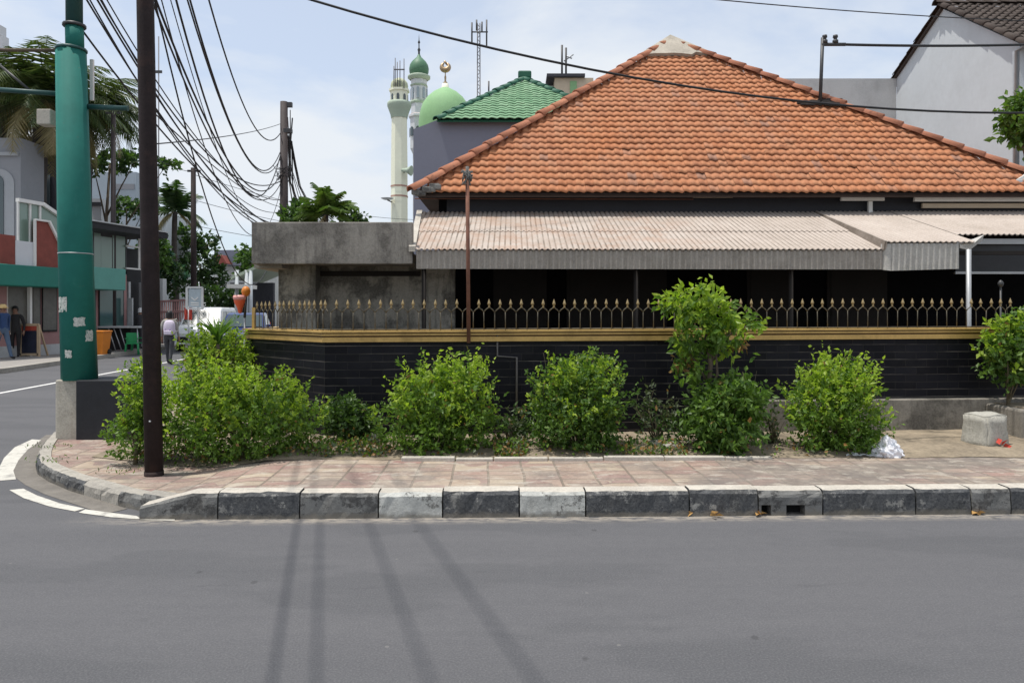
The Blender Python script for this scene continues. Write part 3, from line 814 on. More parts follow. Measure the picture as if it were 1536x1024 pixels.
# walls
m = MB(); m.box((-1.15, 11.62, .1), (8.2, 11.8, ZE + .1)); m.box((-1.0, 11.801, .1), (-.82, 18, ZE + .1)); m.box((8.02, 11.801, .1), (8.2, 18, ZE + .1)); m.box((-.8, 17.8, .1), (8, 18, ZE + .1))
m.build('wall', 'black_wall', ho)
m = MB(); m.box((-1.02, 11.575, 3.05), (8.22, 11.617, ZE + .02)); m.build('frieze', 'black_frieze', ho)
m = MB(); m.tube([P(622, 298, 11.5), P(1040, 299, 11.5)], .009, 6); m.build('wall_pipe', 'rust', ho)
for (x0, x1, y0, y1, mt, Y) in ((1040, 1100, 292, 296, 'cream', 11.44), (1262, 1327, 296, 301, 'white', 11.44), (1372, 1640, 296, 302, 'white', 11.40), (1384, 1640, 305, 312, 'cream', 11.50), (1303, 1309, 302, 322, 'white', 11.46)):
    m = MB(); m.box((XA(x0, Y), Y, ZA(y1, Y)), (XA(x1, Y), Y + .045, ZA(y0, Y))); m.build('trim_strip', mt, ho)
# doors and windows in the shaded front
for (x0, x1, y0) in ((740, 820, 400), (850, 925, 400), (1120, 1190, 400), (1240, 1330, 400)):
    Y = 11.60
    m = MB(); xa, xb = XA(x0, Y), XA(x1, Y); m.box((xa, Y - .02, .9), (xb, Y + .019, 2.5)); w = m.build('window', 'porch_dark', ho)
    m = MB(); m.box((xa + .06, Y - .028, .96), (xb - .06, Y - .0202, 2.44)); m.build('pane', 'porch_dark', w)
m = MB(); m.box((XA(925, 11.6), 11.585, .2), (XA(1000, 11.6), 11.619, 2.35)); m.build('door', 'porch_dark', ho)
# left eave corner: grey mortar patch
m = MB(); c = Vector((XL + .12, YE - .02, ZE))
for k in range(9): 
    q = c + Vector((-.12 + .04 * k, R.uniform(-.01, .02), R.uniform(-.05, .06) + .012 * k)); s2 = R.uniform(.05, .08); m.box(q - Vector((s2, s2 * .6, s2 * .6)), q + Vector((s2, s2 * .6, s2 * .6)))
m.build('corner_mortar', 'kerb_grey', ho, bevel=.015)
# tar patch at the roof mast foot
tp = G(0, 600)
def on_roof(px, py):   # the point of the front slope seen there
    k = (px - CX) / F; l = (HY - py) / F
    sl = (AP.z - ZE) / (AP.y - YE)
    Y = (ZE - H - sl * YE) / (l - sl); return Vector((k * Y, Y, H + l * Y))
m = MB()
for k in range(26):
    q = on_roof(R.uniform(1205, 1254), R.uniform(154, 161)) + nr * .045; s2 = R.uniform(.03, .09)
    m.box(q - Vector((s2 * 1.6, s2 * .5, s2 * .35)), q + Vector((s2 * 1.6, s2 * .5, s2 * .35)))
m.build('tar_patch', 'tar', ho, bevel=.02)
mast_b = on_roof(1230, 160); my = mast_b.y
ms = thing('roof_mast', 'thin black mast with a cross arm and insulators, standing on the orange roof', 'mast', mast_b)
m = MB(); m.tube([mast_b, P(1234, 57, my)], .032, 8); m.build('mast_tube', 'steel_dark', ms)
m = MB(); m.tube([P(1232, 67, my), P(1268, 67, my)], .032, 8); m.build('cross_arm', 'steel_dark', ms)
for x_ in (1237, 1253):
    m = MB(); p = P(x_, 66, my); m.lathe([(0, .0), (.05, .01), (.05, .06), (.03, .07), (.03, .10), (.045, .11), (.04, .15), (0, .16)], p, 10); m.build('insulator', 'steel_dark', ms)

# ------------------------------------------------------------------ corrugated awning
aw = thing('corrugated_awning', 'long pale corrugated sheet awning with a hanging valance along the front of the tiled house', 'awning', (2.5, 9.4, .2))
def corr(m, A, B, C_, D, period, amp, sub=8, rows=2, lip=.012, mi=0, lips=True):
    # sheet from front edge A-B to back edge D-C, waves across
    A, B, C_, D = map(Vector, (A, B, C_, D))
    W = (B - A).length; n = int(W / period * sub)
    nrm = (B - A).cross(D - A).normalized()
    if nrm.z < 0 or (abs(nrm.z) < .1 and nrm.y > 0): nrm = -nrm
    vs = []
    for j in range(rows + 1):
        for i in range(n + 1):
            u = i / n; v = j / rows
            p = A.lerp(B, u).lerp(D.lerp(C_, u), v)
            vs.append(p + nrm * amp * sin(2 * pi * p.x / period))
    nn = n + 1
    m.add(vs, [(j * nn + i, j * nn + i + 1, (j + 1) * nn + i + 1, (j + 1) * nn + i) for j in range(rows) for i in range(n)], mi, True)
    if lips:
        ed = vs[:nn]; m.add([*ed, *[p - nrm * lip for p in ed]], [(i, i + 1, i + 1 + nn, i + nn) for i in range(n)], mi, True)
YF, YB = 9.4, 11.56
zf, zbk = ZA(375, YF), ZA(320, YB)
def aw_pt(x, t, dz=0): return Vector((x, YF + (YB - YF) * t, zf + (zbk - zf) * t + dz))
xa, xb = XA(622, YF), XA(1334, YF)
m = MB()
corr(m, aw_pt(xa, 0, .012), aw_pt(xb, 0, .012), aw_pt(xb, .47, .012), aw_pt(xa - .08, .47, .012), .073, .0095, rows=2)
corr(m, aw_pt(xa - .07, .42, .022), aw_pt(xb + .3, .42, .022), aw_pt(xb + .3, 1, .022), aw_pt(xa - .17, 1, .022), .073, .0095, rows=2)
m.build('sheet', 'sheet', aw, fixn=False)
zB = ZA(366, 9.36)
slB = (zbk - zB) / (YB - 9.36)
def b_pt(x, y, dz=0): return Vector((x, y, zB + slB * (y - 9.36) + dz))
x1, x2 = XA(1330, 9.36), XA(1462, 9.36)
m = MB()
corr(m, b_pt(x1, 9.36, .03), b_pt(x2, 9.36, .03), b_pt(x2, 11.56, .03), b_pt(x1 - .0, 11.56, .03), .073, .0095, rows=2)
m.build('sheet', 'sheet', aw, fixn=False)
m = MB(); m.prism([aw_pt(x1 - .02, 0, .0), b_pt(x1 - .02, 9.36, .04), b_pt(x1 - .02, 11.5, .04), aw_pt(x1 - .02, .97, .0)], (.03, 0, 0)); m.build('side_flashing', 'sheet', aw)
m = MB(); x3 = XA(1474, 9.8)
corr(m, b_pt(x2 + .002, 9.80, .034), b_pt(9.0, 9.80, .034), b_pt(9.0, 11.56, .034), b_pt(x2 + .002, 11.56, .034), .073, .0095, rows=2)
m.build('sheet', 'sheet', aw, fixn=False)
m = MB(); m.prism([aw_pt(xa - .075, 0, -.02), aw_pt(xa - .25, 1, -.02), aw_pt(xa - .25, 1, .05), aw_pt(xa - .075, 0, .05)], (.085, 0, 0)); m.build('end_trim', 'kerb_top', aw)
m = MB(); corr(m, (xa + .02, YF + .02, ZA(403, YF)), (xb, YF + .02, ZA(404, YF)), (xb, YF + .02, zf - .004), (xa + .02, YF + .02, zf - .004), .073, .011, lips=True)
m.build('valance', 'valance', aw, fixn=False)
m = MB(); corr(m, (x1 + .06, 9.375, ZA(406, 9.36)), (XA(1440, 9.36), 9.375, ZA(403, 9.36)), (XA(1440, 9.36), 9.375, zB + .01), (x1 + .06, 9.375, zB + .01), .073, .011)
# curled left edge of that piece
vs = []
for i in range(7):
    t = i / 6 * pi / 2
    vs += [(x1 + .06 - .085 * sin(t), 9.375 + .085 * (1 - cos(t)), ZA(406, 9.36) + .02 * i / 6), (x1 + .06 - .085 * sin(t), 9.375 + .085 * (1 - cos(t)), zB + .01)]
m.add(vs, [(2 * i, 2 * i + 2, 2 * i + 3, 2 * i + 1) for i in range(6)], 0, True)
m.build('valance', 'valance_pale', aw, fixn=False)
m = MB(); m.prism([P(1440, 372, 9.37), P(1455, 375, 9.45), P(1474, 360, 9.8), P(1476, 352, 9.8), P(1462, 364, 9.37), P(1440, 366, 9.37)], (0, .02, 0)); m.build('flashing', 'valance_pale', aw)
m = MB(); m.box((x2 + .1, 9.9, ZA(366, 9.9)), (9, 9.94, ZA(358, 9.9))); m.build('front_beam', 'steel', aw)
m = MB(); xx = XA(1453, 9.25); m.tube([(xx, 9.25, .15), (xx, 9.25, ZA(374, 9.25))], .029, 10); m.build('post', 'steel', aw)
for x_ in (xa + .1, 1.6, 3.6):
    m = MB(); m.tube([(x_, 9.55, .15), (x_, 9.55, zf - .02)], .03, 8); m.build('post', 'porch_dark', aw)
for t in (.08, .5, .95):
    p_ = aw_pt(0, t, -.06); m = MB(); m.box((xa, p_.y - .03, p_.z - .05), (9, p_.y + .03, p_.z)); m.build('purlin', 'porch_dark', aw)
tb = thing('tarpaulin_blind', 'dark tarpaulin blind with a grey bottom rail under the right end of the awning', 'blind', (6.5, 9.96, 2.1))
m = MB(); vs = []
for i in range(25):
    x = x2 + .12 + i * .15; vs += [(x, 9.96 + .02 * sin(i * .9), ZA(408, 9.96)), (x, 9.96 + .012 * sin(i * .9), ZA(367, 9.96))]
m.add(vs, [(2 * i, 2 * i + 2, 2 * i + 3, 2 * i + 1) for i in range(24)], 0, True); m.build('cloth', 'tarp', tb)
m = MB(); m.box((x2 + .1, 9.93, ZA(411, 9.96)), (9, 9.975, ZA(407.5, 9.96))); m.build('bottom_rail', 'steel', tb)
lp = thing('lamp_post', 'thin dark lantern stem standing behind the fence above the right hand shrub', 'lamp', (XA(1501, 9.0), 9.0, .2))
m = MB(); m.tube([(XA(1501, 9), 9, .2), (XA(1501, 9), 9, ZA(428, 9))], .012, 8); m.build('stem', 'steel_dark', lp)
m = MB(); m.lathe([(.01, -.03), (.028, -.01), (.034, .02), (.02, .045), (0, .06)], (XA(1501, 9), 9, ZA(427, 9)), 10); m.build('finial', 'steel_dark', lp)
yard = MB().box((-3.2, 8.4, .05), (9, 11.6, .15)).build('yard_floor', 'black_block', kind='structure')

# ------------------------------------------------------------------ foliage
def rvec(r=R):
    while True:
        v = Vector((r.uniform(-1, 1), r.uniform(-1, 1), r.uniform(-1, 1)))
        if .05 < v.length < 1: return v.normalized()
def add_leaf(m, p, d, s, wid, mi, r=R, fold=.25):
    d = d.normalized(); side = d.cross(rvec(r))
    if side.length < .05: return
    side = side.normalized()
    up = side.cross(d)
    if up.z < 0: up = -up; side = -side
    w = s * wid
    mid = p + d * s * .45
    v = [p, mid + side * w + up * w * fold, p + d * s - up * s * .08, mid - side * w + up * w * fold]
    m.add(v, [(0, 1, 2), (0, 2, 3)], mi, False)
from mathutils import noise as mnoise
def shoots(m, lobes, n, per, s, wid, top_z, bot_z, r, young=.35, ln=.16, hang=.0, wild=.06, gap=False, dead=0.0):
    gap_o = Vector((r.uniform(0, 50), r.uniform(0, 50), 0))
    tot = sum(l[3] * l[4] * l[5] for l in lobes); out = []
    for L_ in lobes:
        k = int(n * (L_[3] * L_[4] * L_[5]) / tot)
        c = Vector(L_[:3]); rad = Vector(L_[3:6])
        for _ in range(k):
            dv = rvec(r); rr = .35 + .65 * sqrt(r.random())
            lump = 1 + .18 * sin(dv.x * 5 + c.x * 3) * cos(dv.z * 6 + c.y) + r.uniform(-.08, .08)
            p = c + Vector((dv.x * rad.x, dv.y * rad.y, dv.z * rad.z)) * rr * lump
            if gap and mnoise.noise(p * 5.5 + gap_o) + .55 * mnoise.noise(p * 12 + gap_o) < -.24 and r.random() < .8: continue
            if p.z < bot_z: p.z = bot_z + r.uniform(0, .06)
            d = (dv * .75 + Vector((0, 0, .55 - hang)) + rvec(r) * .45).normalized()
            l2 = ln * r.uniform(.6, 1.3) * (2.0 if r.random() < wild else 1)
            h = (p.z - bot_z) / max(.01, top_z - bot_z)
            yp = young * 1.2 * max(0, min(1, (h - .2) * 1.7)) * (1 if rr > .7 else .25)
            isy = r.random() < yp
            for q in range(per):
                t = (q + .5) / per
                lp_ = p + d * l2 * (t - .35)
                ld = (d * .45 + rvec(r) * .95 + Vector((0, 0, .05 - hang)))
                add_leaf(m, lp_, ld, s * r.uniform(.55, 1.35), wid, (2 if r.random() < dead else 1 if isy else 0), r)
            out.append(p)
    return out
def shrub(name, label, base, lobes, n, per=9, s=.065, wid=.27, mats=('leaf_a', 'leaf_b'), young=.5, ln=.16, stems=9, seed=1, group=None, hang=0, stem_r=.011, cat='shrub', wild=.08, shrink=.97, dens=1.4):
    r = random.Random(seed); base = Vector(base)
    lob = [(base.x + l[0] * shrink, base.y + l[1], base.z + l[2] * shrink, l[3] * shrink * .95, l[4] * .9, l[5] * shrink * .95) for l in lobes]
    top = max(l[2] + l[5] for l in lob)
    t = thing(name, label, cat, base, group)
    m = MB(); pts_ = shoots(m, lob, int(n * dens), per, s * .88, wid, top, base.z, r, young, ln, hang, wild, True, .012)
    m.build('foliage', list(mats) + ['leaf_dry'], t, fixn=False)
    m = MB()
    m.tube([base + Vector((0, 0, -.05)), base + Vector((.01, 0, .12)), base + Vector((-.01, .01, .3))], [stem_r * 2.2, stem_r * 1.8, stem_r], 7)
    ends = []
    for k in range(stems):
        q = r.choice(pts_); b0 = base + Vector((r.uniform(-.012, .012), r.uniform(-.012, .012), r.uniform(0, .08))); ends.append(q)
        md = b0.lerp(q, .5) + Vector((r.uniform(-.05, .05), r.uniform(-.05, .05), .05))
        m.tube([b0, md, q], [stem_r, stem_r * .7, stem_r * .3], 5)
    for k in range(stems):      # bare dead twigs poking out
        q = ends[k]; d_ = Vector((r.uniform(-.6, .6), r.uniform(-.6, .2), 1)).normalized()
        m.tube([q - d_ * .004, q + d_ * .08 + rvec(r) * .02, q + d_ * r.uniform(.12, .24)], [.004, .003, .0015], 4)
    m.build('stem', 'twig', t)
    return t
GS = 'shrubs along the garden wall'
Z2 = .21
# S1: big left mass
shrub('shrub', 'widest bright green shrub, spreading behind the foot of the dark brown pole', (XA(365, 7.35), 7.35, .18),
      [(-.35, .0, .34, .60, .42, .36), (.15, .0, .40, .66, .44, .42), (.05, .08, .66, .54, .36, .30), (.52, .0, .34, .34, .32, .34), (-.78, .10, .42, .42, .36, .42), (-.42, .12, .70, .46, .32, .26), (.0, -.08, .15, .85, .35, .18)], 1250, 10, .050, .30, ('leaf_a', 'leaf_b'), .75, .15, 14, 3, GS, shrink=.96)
shrub('shrub', 'low leafy shrub to the street side of the dark brown pole, beside the black block', (XA(203, 7.3), 7.3, .14),
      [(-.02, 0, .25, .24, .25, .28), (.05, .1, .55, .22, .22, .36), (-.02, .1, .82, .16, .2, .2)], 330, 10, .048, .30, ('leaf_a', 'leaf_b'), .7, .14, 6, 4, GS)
shrub('shrub', 'tall bushy shrub near the wall corner behind the widest shrub', (XA(322, 9.3), 9.3, .18),
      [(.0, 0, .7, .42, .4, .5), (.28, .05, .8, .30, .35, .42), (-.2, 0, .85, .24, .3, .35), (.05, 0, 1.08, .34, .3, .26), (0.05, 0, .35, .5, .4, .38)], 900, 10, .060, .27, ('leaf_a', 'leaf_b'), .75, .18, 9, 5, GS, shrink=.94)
shrub('shrub', 'small dark green shrub low against the wall, right of the widest shrub', (XA(522, 7.75), 7.75, Z2),
      [(0, 0, .22, .22, .22, .24), (-.06, .03, .36, .2, .2, .17), (.12, 0, .2, .16, .18, .2)], 260, 9, .055, .3, ('leaf_c', 'leaf_d'), .4, .14, 5, 6, GS)
shrub('shrub', 'loose light green shrub with a notched top, left of the bent conduit', (XA(655, 7.45), 7.45, Z2),
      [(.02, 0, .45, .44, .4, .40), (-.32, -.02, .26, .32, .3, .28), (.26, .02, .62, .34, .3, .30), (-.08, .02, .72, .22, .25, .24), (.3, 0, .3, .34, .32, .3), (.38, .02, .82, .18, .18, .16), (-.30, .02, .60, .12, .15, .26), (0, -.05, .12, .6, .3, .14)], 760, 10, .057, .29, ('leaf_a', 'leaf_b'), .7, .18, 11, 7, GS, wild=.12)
shrub('shrub', 'dense round mid green shrub right of the bent conduit', (XA(868, 7.5), 7.5, Z2),
      [(0, 0, .48, .48, .42, .46), (.12, 0, .66, .40, .35, .34), (-.22, 0, .62, .32, .3, .32), (-.1, 0, .3, .5, .4, .3), (.2, 0, .85, .24, .24, .2), (0, -.05, .12, .5, .3, .14)], 900, 10, .050, .31, ('leaf_d', 'leaf_b'), .42, .15, 11, 8, GS)
shrub('shrub', 'rounded yellow green shrub beside the white plastic bag', (XA(1254, 7.5), 7.5, Z2),
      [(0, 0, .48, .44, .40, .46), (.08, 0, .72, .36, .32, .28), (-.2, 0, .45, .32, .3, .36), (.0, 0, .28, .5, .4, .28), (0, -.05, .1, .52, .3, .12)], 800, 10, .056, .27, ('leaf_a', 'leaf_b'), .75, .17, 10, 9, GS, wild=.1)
# lower bush of the little tree and the tree itself
shrub('shrub', 'broad leaved dark shrub filling in under the slim sapling', (XA(1088, 7.45), 7.45, Z2),
      [(0, 0, .40, .40, .36, .42), (.1, 0, .60, .32, .3, .28), (-.18, 0, .35, .28, .3, .34)], 480, 9, .080, .27, ('leaf_d', 'leaf_a'), .4, .18, 8, 10, GS, hang=.35, shrink=.86)
def small_tree():
    r = random.Random(21); Y = 7.6; b = Vector((XA(1062, Y), Y, Z2))
    t = thing('sapling', 'slim sapling with a lopsided glossy crown reaching above the iron fence', 'tree', b)
    lob = []
    for (px, py, rx, rz) in ((1048, 446, 42, 24), (1022, 462, 34, 30), (1070, 470, 44, 30), (1050, 500, 46, 36), (1095, 494, 40, 18), (1128, 486, 22, 11), (1030, 532, 30, 26), (1085, 515, 34, 16), (1035, 560, 20, 16)):
        q = P(px, py, Y); lob.append((q.x, q.y + r.uniform(-.1, .1), q.z, rx * .72 * Y / F, .2, rz * .75 * Y / F))
    m = MB(); pts_ = shoots(m, lob, 300, 9, .080, .25, ZA(425, Y), ZA(580, Y), r, .75, .15, .42, .05, True)
    for k in range(40):
        p = P(r.uniform(1008, 1050), r.uniform(535, 560), Y); add_leaf(m, p, rvec(r) + Vector((0, 0, -.5)), .08, .25, 2, r)
    for k in range(14):
        p = P(r.uniform(1095, 1120), r.uniform(508, 522), Y); add_leaf(m, p, rvec(r) + Vector((0, 0, -.8)), .08, .25, 2, r)
    m.build('crown', ['leaf_a', 'leaf_b', 'leaf_dry'], t, fixn=False)
    m = MB(); m.tube([b, P(1060, 600, Y), P(1066, 545, Y), P(1056, 490, Y), P(1045, 450, Y)], [.035, .03, .026, .018, .008], 8)
    m.tube([P(1066, 545, Y), P(1082, 510, Y), P(1105, 494, Y), P(1130, 486, Y)], [.016, .013, .01, .005], 6)
    m.tube([P(1062, 575, Y), P(1045, 545, Y), P(1028, 520, Y)], [.014, .011, .006], 6); m.tube([P(1062, 600, Y), P(1076, 560, Y), P(1072, 500, Y)], [.016, .013, .008], 6)
    m.build('trunk', 'bark', t)
small_tree()
shrub('shrub', 'upright shrub with a bare lower stem growing from the concrete planter', (XA(1512, 8.35), 8.35, .56),
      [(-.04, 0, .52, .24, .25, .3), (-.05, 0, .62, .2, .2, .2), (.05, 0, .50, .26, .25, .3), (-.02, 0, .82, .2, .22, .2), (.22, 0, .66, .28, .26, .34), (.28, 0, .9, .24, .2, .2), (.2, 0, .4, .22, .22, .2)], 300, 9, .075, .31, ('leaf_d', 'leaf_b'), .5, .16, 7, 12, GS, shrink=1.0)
shrub('weed_plant', 'thin dusty weeds between the round shrub and the sapling', (XA(985, 7.7), 7.7, Z2),
      [(0, 0, .25, .26, .25, .28), (-.16, 0, .38, .14, .15, .25), (.2, 0, .3, .16, .2, .26)], 80, 7, .07, .22, ('leaf_c', 'leaf_grey'), .8, .16, 9, 13, None, cat='weeds')
shrub('weed_plant', 'short grey green weeds under the bent conduit', (XA(765, 7.7), 7.7, Z2),
      [(0, 0, .16, .24, .2, .2), (.1, 0, .25, .16, .2, .18)], 80, 7, .06, .25, ('leaf_c', 'leaf_grey'), .6, .13, 5, 14, None, cat='weeds')
shrub('weed_plant', 'wispy weeds between the dark shrub and the yellow green shrub', (XA(1160, 7.75), 7.75, Z2),
      [(0, 0, .18, .16, .2, .2), (.06, 0, .3, .12, .15, .2)], 36, 6, .06, .22, ('leaf_grey', 'leaf_d'), .5, .14, 7, 15, None, cat='weeds')
# spiky palm-leaf tuft
t = thing('spiky_plant', 'tuft of long upright bright green blades rising out of the shrub by the wall corner', 'plant', (XA(325, 9.1), 9.1, .18))
m = MB(); r = random.Random(5); b0 = P(326, 522, 9.1)
for k in range(46):
    a = r.uniform(0, 2 * pi); l_ = r.uniform(.30, .50); d = Vector((cos(a) * .33, sin(a) * .3, 1)).normalized(); sd = d.cross(rvec(r)).normalized(); w = .016
    p1 = b0 + d * l_ * .55; p2 = b0 + d * l_ + Vector((cos(a), sin(a), -.4)) * .1
    m.add([b0 - sd * w * .5, b0 + sd * w * .5, p1 + sd * w, p1 - sd * w, p2], [(0, 1, 2, 3), (3, 2, 4)], 0)
m.build('blades', 'palm_green', t, fixn=False)
m = MB(); m.tube([(b0.x, b0.y, .15), b0 + Vector((0, 0, .05))], [.05, .03], 8); m.build('stem', 'bark', t)
# weeds and litter along the bed
m = MB(); r = random.Random(8)
for k in range(2600):
    px_ = r.choice([r.uniform(180, 560), r.uniform(250, 560), r.uniform(480, 580), r.uniform(930, 1030), r.uniform(740, 790), r.uniform(560, 1330)])
    Y = 7.15 + abs(r.gauss(0, .25)) + (.12 if px_ < 300 else 0); x = XA(px_, Y)
    p = Vector((x, Y, pz(x) + .01 + (.04 if Y > 7.3 else 0)))
    add_leaf(m, p + Vector((0, 0, r.uniform(0, .09))), rvec(r) + Vector((0, 0, .5)), r.uniform(.03, .06), .28, 0 if r.random() < .45 else (1 if r.random() < .5 else 2), r)
for k in range(260):   # grass seams on the paving
    seam = r.choice([(185, 705), (235, 700), (75, 690), (70, 668), (300, 696), (420, 690), (500, 685)])
    q = G(seam[0] + r.gauss(0, 16), seam[1] + r.gauss(0, 2.5), .13)
    q.z = pz(q.x) + .004
    add_leaf(m, q, rvec(r) + Vector((0, 0, 1.3)), r.uniform(.02, .05), .15, 0 if r.random() < .6 else 2, r)
m.build('ground_weeds', ['leaf_a', 'leaf_dry', 'leaf_grey'], label='low weeds and dead leaves along the edge of the bed', cat='weeds', kind='stuff', fixn=False)
# stones in the bed
m = None
for i, (px_, py_, sx, lab) in enumerate(((985, 668, .10, 'rounded grey stone lying among the thin weeds'), (1008, 672, .12, 'longer grey stone lying just left of the broad leaved shrub'), (760, 668, .09, 'flat grey stone under the short weeds'), (555, 660, .13, 'pale stone slab beside the small dark shrub'))):
    r = random.Random(i + 30); q = G(px_, py_, .24)
    m = MB(); nU, nV = 10, 6; vs = []
    for v_ in range(nV + 1):
        for u_ in range(nU):
            th = 2 * pi * u_ / nU; ph = pi * v_ / nV; k = 1 + r.uniform(-.14, .14)
            vs.append((q.x + sx * cos(th) * sin(ph) * k, q.y + sx * .6 * sin(th) * sin(ph) * k, q.z + .02 + sx * .42 * cos(ph) * k))
    m.add(vs, [(v_ * nU + u_, v_ * nU + (u_ + 1) % nU, (v_ + 1) * nU + (u_ + 1) % nU, (v_ + 1) * nU + u_) for v_ in range(nV) for u_ in range(nU)], 0, True)
    m.build('stone', 'stone', label=lab, cat='stone', base=q)

# ------------------------------------------------------------------ pavement furniture
# rough concrete block at the right
import bmesh
def rough_block(name, label, cat, c, sx, sy, sz, rz, mat, amp=.014, seed=1):
    r = random.Random(seed); bm = bmesh.new(); bmesh.ops.create_cube(bm, size=1)
    bmesh.ops.bevel(bm, geom=bm.edges[:], offset=.045, segments=2, affect='EDGES')
    bmesh.ops.subdivide_edges(bm, edges=bm.edges[:], cuts=4, use_grid_fill=True)
    from mathutils import noise
    for v in bm.verts:
        taper = 1.05 - .1 * (v.co.z + .5)
        v.co.x *= sx * taper; v.co.y *= sy * taper; v.co.z = (v.co.z + .5) * sz
        nz = noise.noise_vector(v.co * 7 + Vector((seed, 0, 0))) * amp * 1.3 + noise.noise_vector(v.co * 26) * amp * .9
        v.co += nz
    me = bpy.data.meshes.new(name); bm.to_mesh(me); bm.free(); me.materials.append(M[mat])
    for p in me.polygons: p.use_smooth = True
    o = bpy.data.objects.new(name, me); COL.objects.link(o); o.location = c; o.rotation_euler = (0, 0, rz); o['label'] = label; o['category'] = cat
    return o
rough_block('concrete_block', 'rough pale concrete block standing on the paving before the planter', 'block', (XA(1486, 7.65), 7.75, .195), .33, .28, .36, radians(24), 'stone', seed=3)
q = G(1505, 676, .2); m = MB()
r = random.Random(3)
for k in range(5):
    p = q + Vector((r.uniform(-.03, .04), r.uniform(-.02, .05), r.uniform(0, .07))); add_leaf(m, p, rvec(r) + Vector((0, 0, .3)), .09, .4, 0, r)
m.build('plastic_scrap', 'red_cloth', label='crumpled red plastic scrap at the foot of the pale concrete block', cat='litter', base=q)
# plastic bag
q = G(1331, 684, .2)
bag = thing('plastic_bag', 'crumpled white plastic bag lying on the paving beside the yellow green shrub', 'bag', q)
bm = bmesh.new(); bmesh.ops.create_icosphere(bm, subdivisions=4, radius=1)
from mathutils import noise
for v in bm.verts:
    d = noise.noise(v.co * 2.2) * .35 + abs(noise.noise(v.co * 5.5)) * .28
    peak = 1 + .8 * max(0, v.co.z) ** 3
    v.co = Vector((v.co.x * .135 * (1 + d), v.co.y * .1 * (1 + d), max(-.3, v.co.z * peak) * .085 * (1 + d) + .03))
me = bpy.data.meshes.new('bag_body'); bm.to_mesh(me); bm.free(); me.materials.append(M['bag'])
for p in me.polygons: p.use_smooth = False
o = bpy.data.objects.new('bag_body', me); COL.objects.link(o); o.parent = bag
m = MB(); vs = []; nx, ny = 16, 8
for i in range(nx + 1):
    for j in range(ny + 1):
        x = -.42 + .36 * i / nx; y = -.05 + .14 * j / ny
        vs.append((q.x + x, q.y + y, q.z + .012 + .03 * abs(noise.noise(Vector((x * 14, y * 18, 2))))))
m.add(vs, [(i * (ny + 1) + j, (i + 1) * (ny + 1) + j, (i + 1) * (ny + 1) + j + 1, i * (ny + 1) + j + 1) for i in range(nx) for j in range(ny)], 0, False)
m.build('bag_flap', 'bag', bag)
for px_, py_, lab in ((1139, 774, 'yellowed dead leaf on the road below the gully inlet'), (1461, 772, 'yellowed dead leaf on the road at the right hand kerb'), (1028, 772, 'brown dead leaf on the road left of the gully inlet'), (1068, 776, 'pale dry leaf on the road between the brown leaf and the gully inlet')):
    q = G(px_, py_); r = random.Random(px_); m = MB()
    for k in range(3): add_leaf(m, q + Vector((r.uniform(-.03, .03), r.uniform(-.02, .02), .012)), Vector((r.uniform(-1, 1), r.uniform(-.6, .6), .12)), .075, .33, 0, r, .5)
    m.build('dead_leaf', 'dry_leaf', label=lab, cat='leaf', base=q)

# green tapered pole with arms
gp = thing('street_pole', 'thick leaning teal green pole with torn stickers on a pale concrete footing', 'pole', (XA(118, 8.9), 8.9, .115))
Y = 8.9
m = MB(); m.tube([P(119.5, 569, Y), P(112, 330, Y), P(106.5, 76, Y)], [24.5 * Y / F, 22.8 * Y / F, 20.5 * Y / F], 12); m.build('lower_sleeve', 'green_pole', gp)
m = MB(); m.tube([P(112.5, 76, Y), P(111.5, 38, Y)], 12.5 * Y / F, 12); m.build('upper_tube', 'green_pole', gp)
m = MB(); m.tube([P(111.5, 38, Y), P(110, -200, Y)], 11.5 * Y / F, 12); m.build('top_tube', 'green_dark', gp)
m = MB(); m.tube([P(111.5, 41, Y), P(111.5, 37, Y)], 16 * Y / F, 12); m.build('collar', 'steel_dark', gp)
m = MB(); m.tube([P(107, 77, Y), P(107, 73, Y)], 21.5 * Y / F, 12); m.build('collar', 'green_dark', gp)
m = MB(); m.tube([P(113.5, 381.5, Y), P(113.5, 380, Y)], 23.8 * Y / F, 12); m.build('wire_band', 'steel', gp)
m = MB(); m.box((XA(95, Y) , Y - .16, .1), (XA(138, Y), Y + .2, ZA(568, Y))); m.build('footing', 'footing', gp, bevel=.015)
for (x0, y0, x1, y1, mt, rr_) in ((-40, 75, 88, 76, 'bark', .022), (-40, 132, 88, 141, 'green_dark', .03), (128, 160, 192, 163, 'green_dark', .032), (0, 98, 45, 136, 'steel_dark', .015)):
    m = MB(); m.tube([P(x0, y0, Y + .05), P(x1, y1, Y + .05)], rr_, 8); m.build('arm', mt, gp)
for (x0, x1, y0, y1) in ((80, 86, 82, 118), (126, 131, 84, 146)):
    m = MB(); m.box((XA(x0, Y), Y + .12, ZA(y1, Y)), (XA(x1, Y), Y + .15, ZA(y0, Y))); m.build('side_plate', 'white', gp)
m = MB(); m.box((XA(56, Y), Y - .02, ZA(187, Y)), (XA(77, Y), Y + .14, ZA(164, Y))); m.build('junction_box', 'kerb_top', gp, bevel=.01)
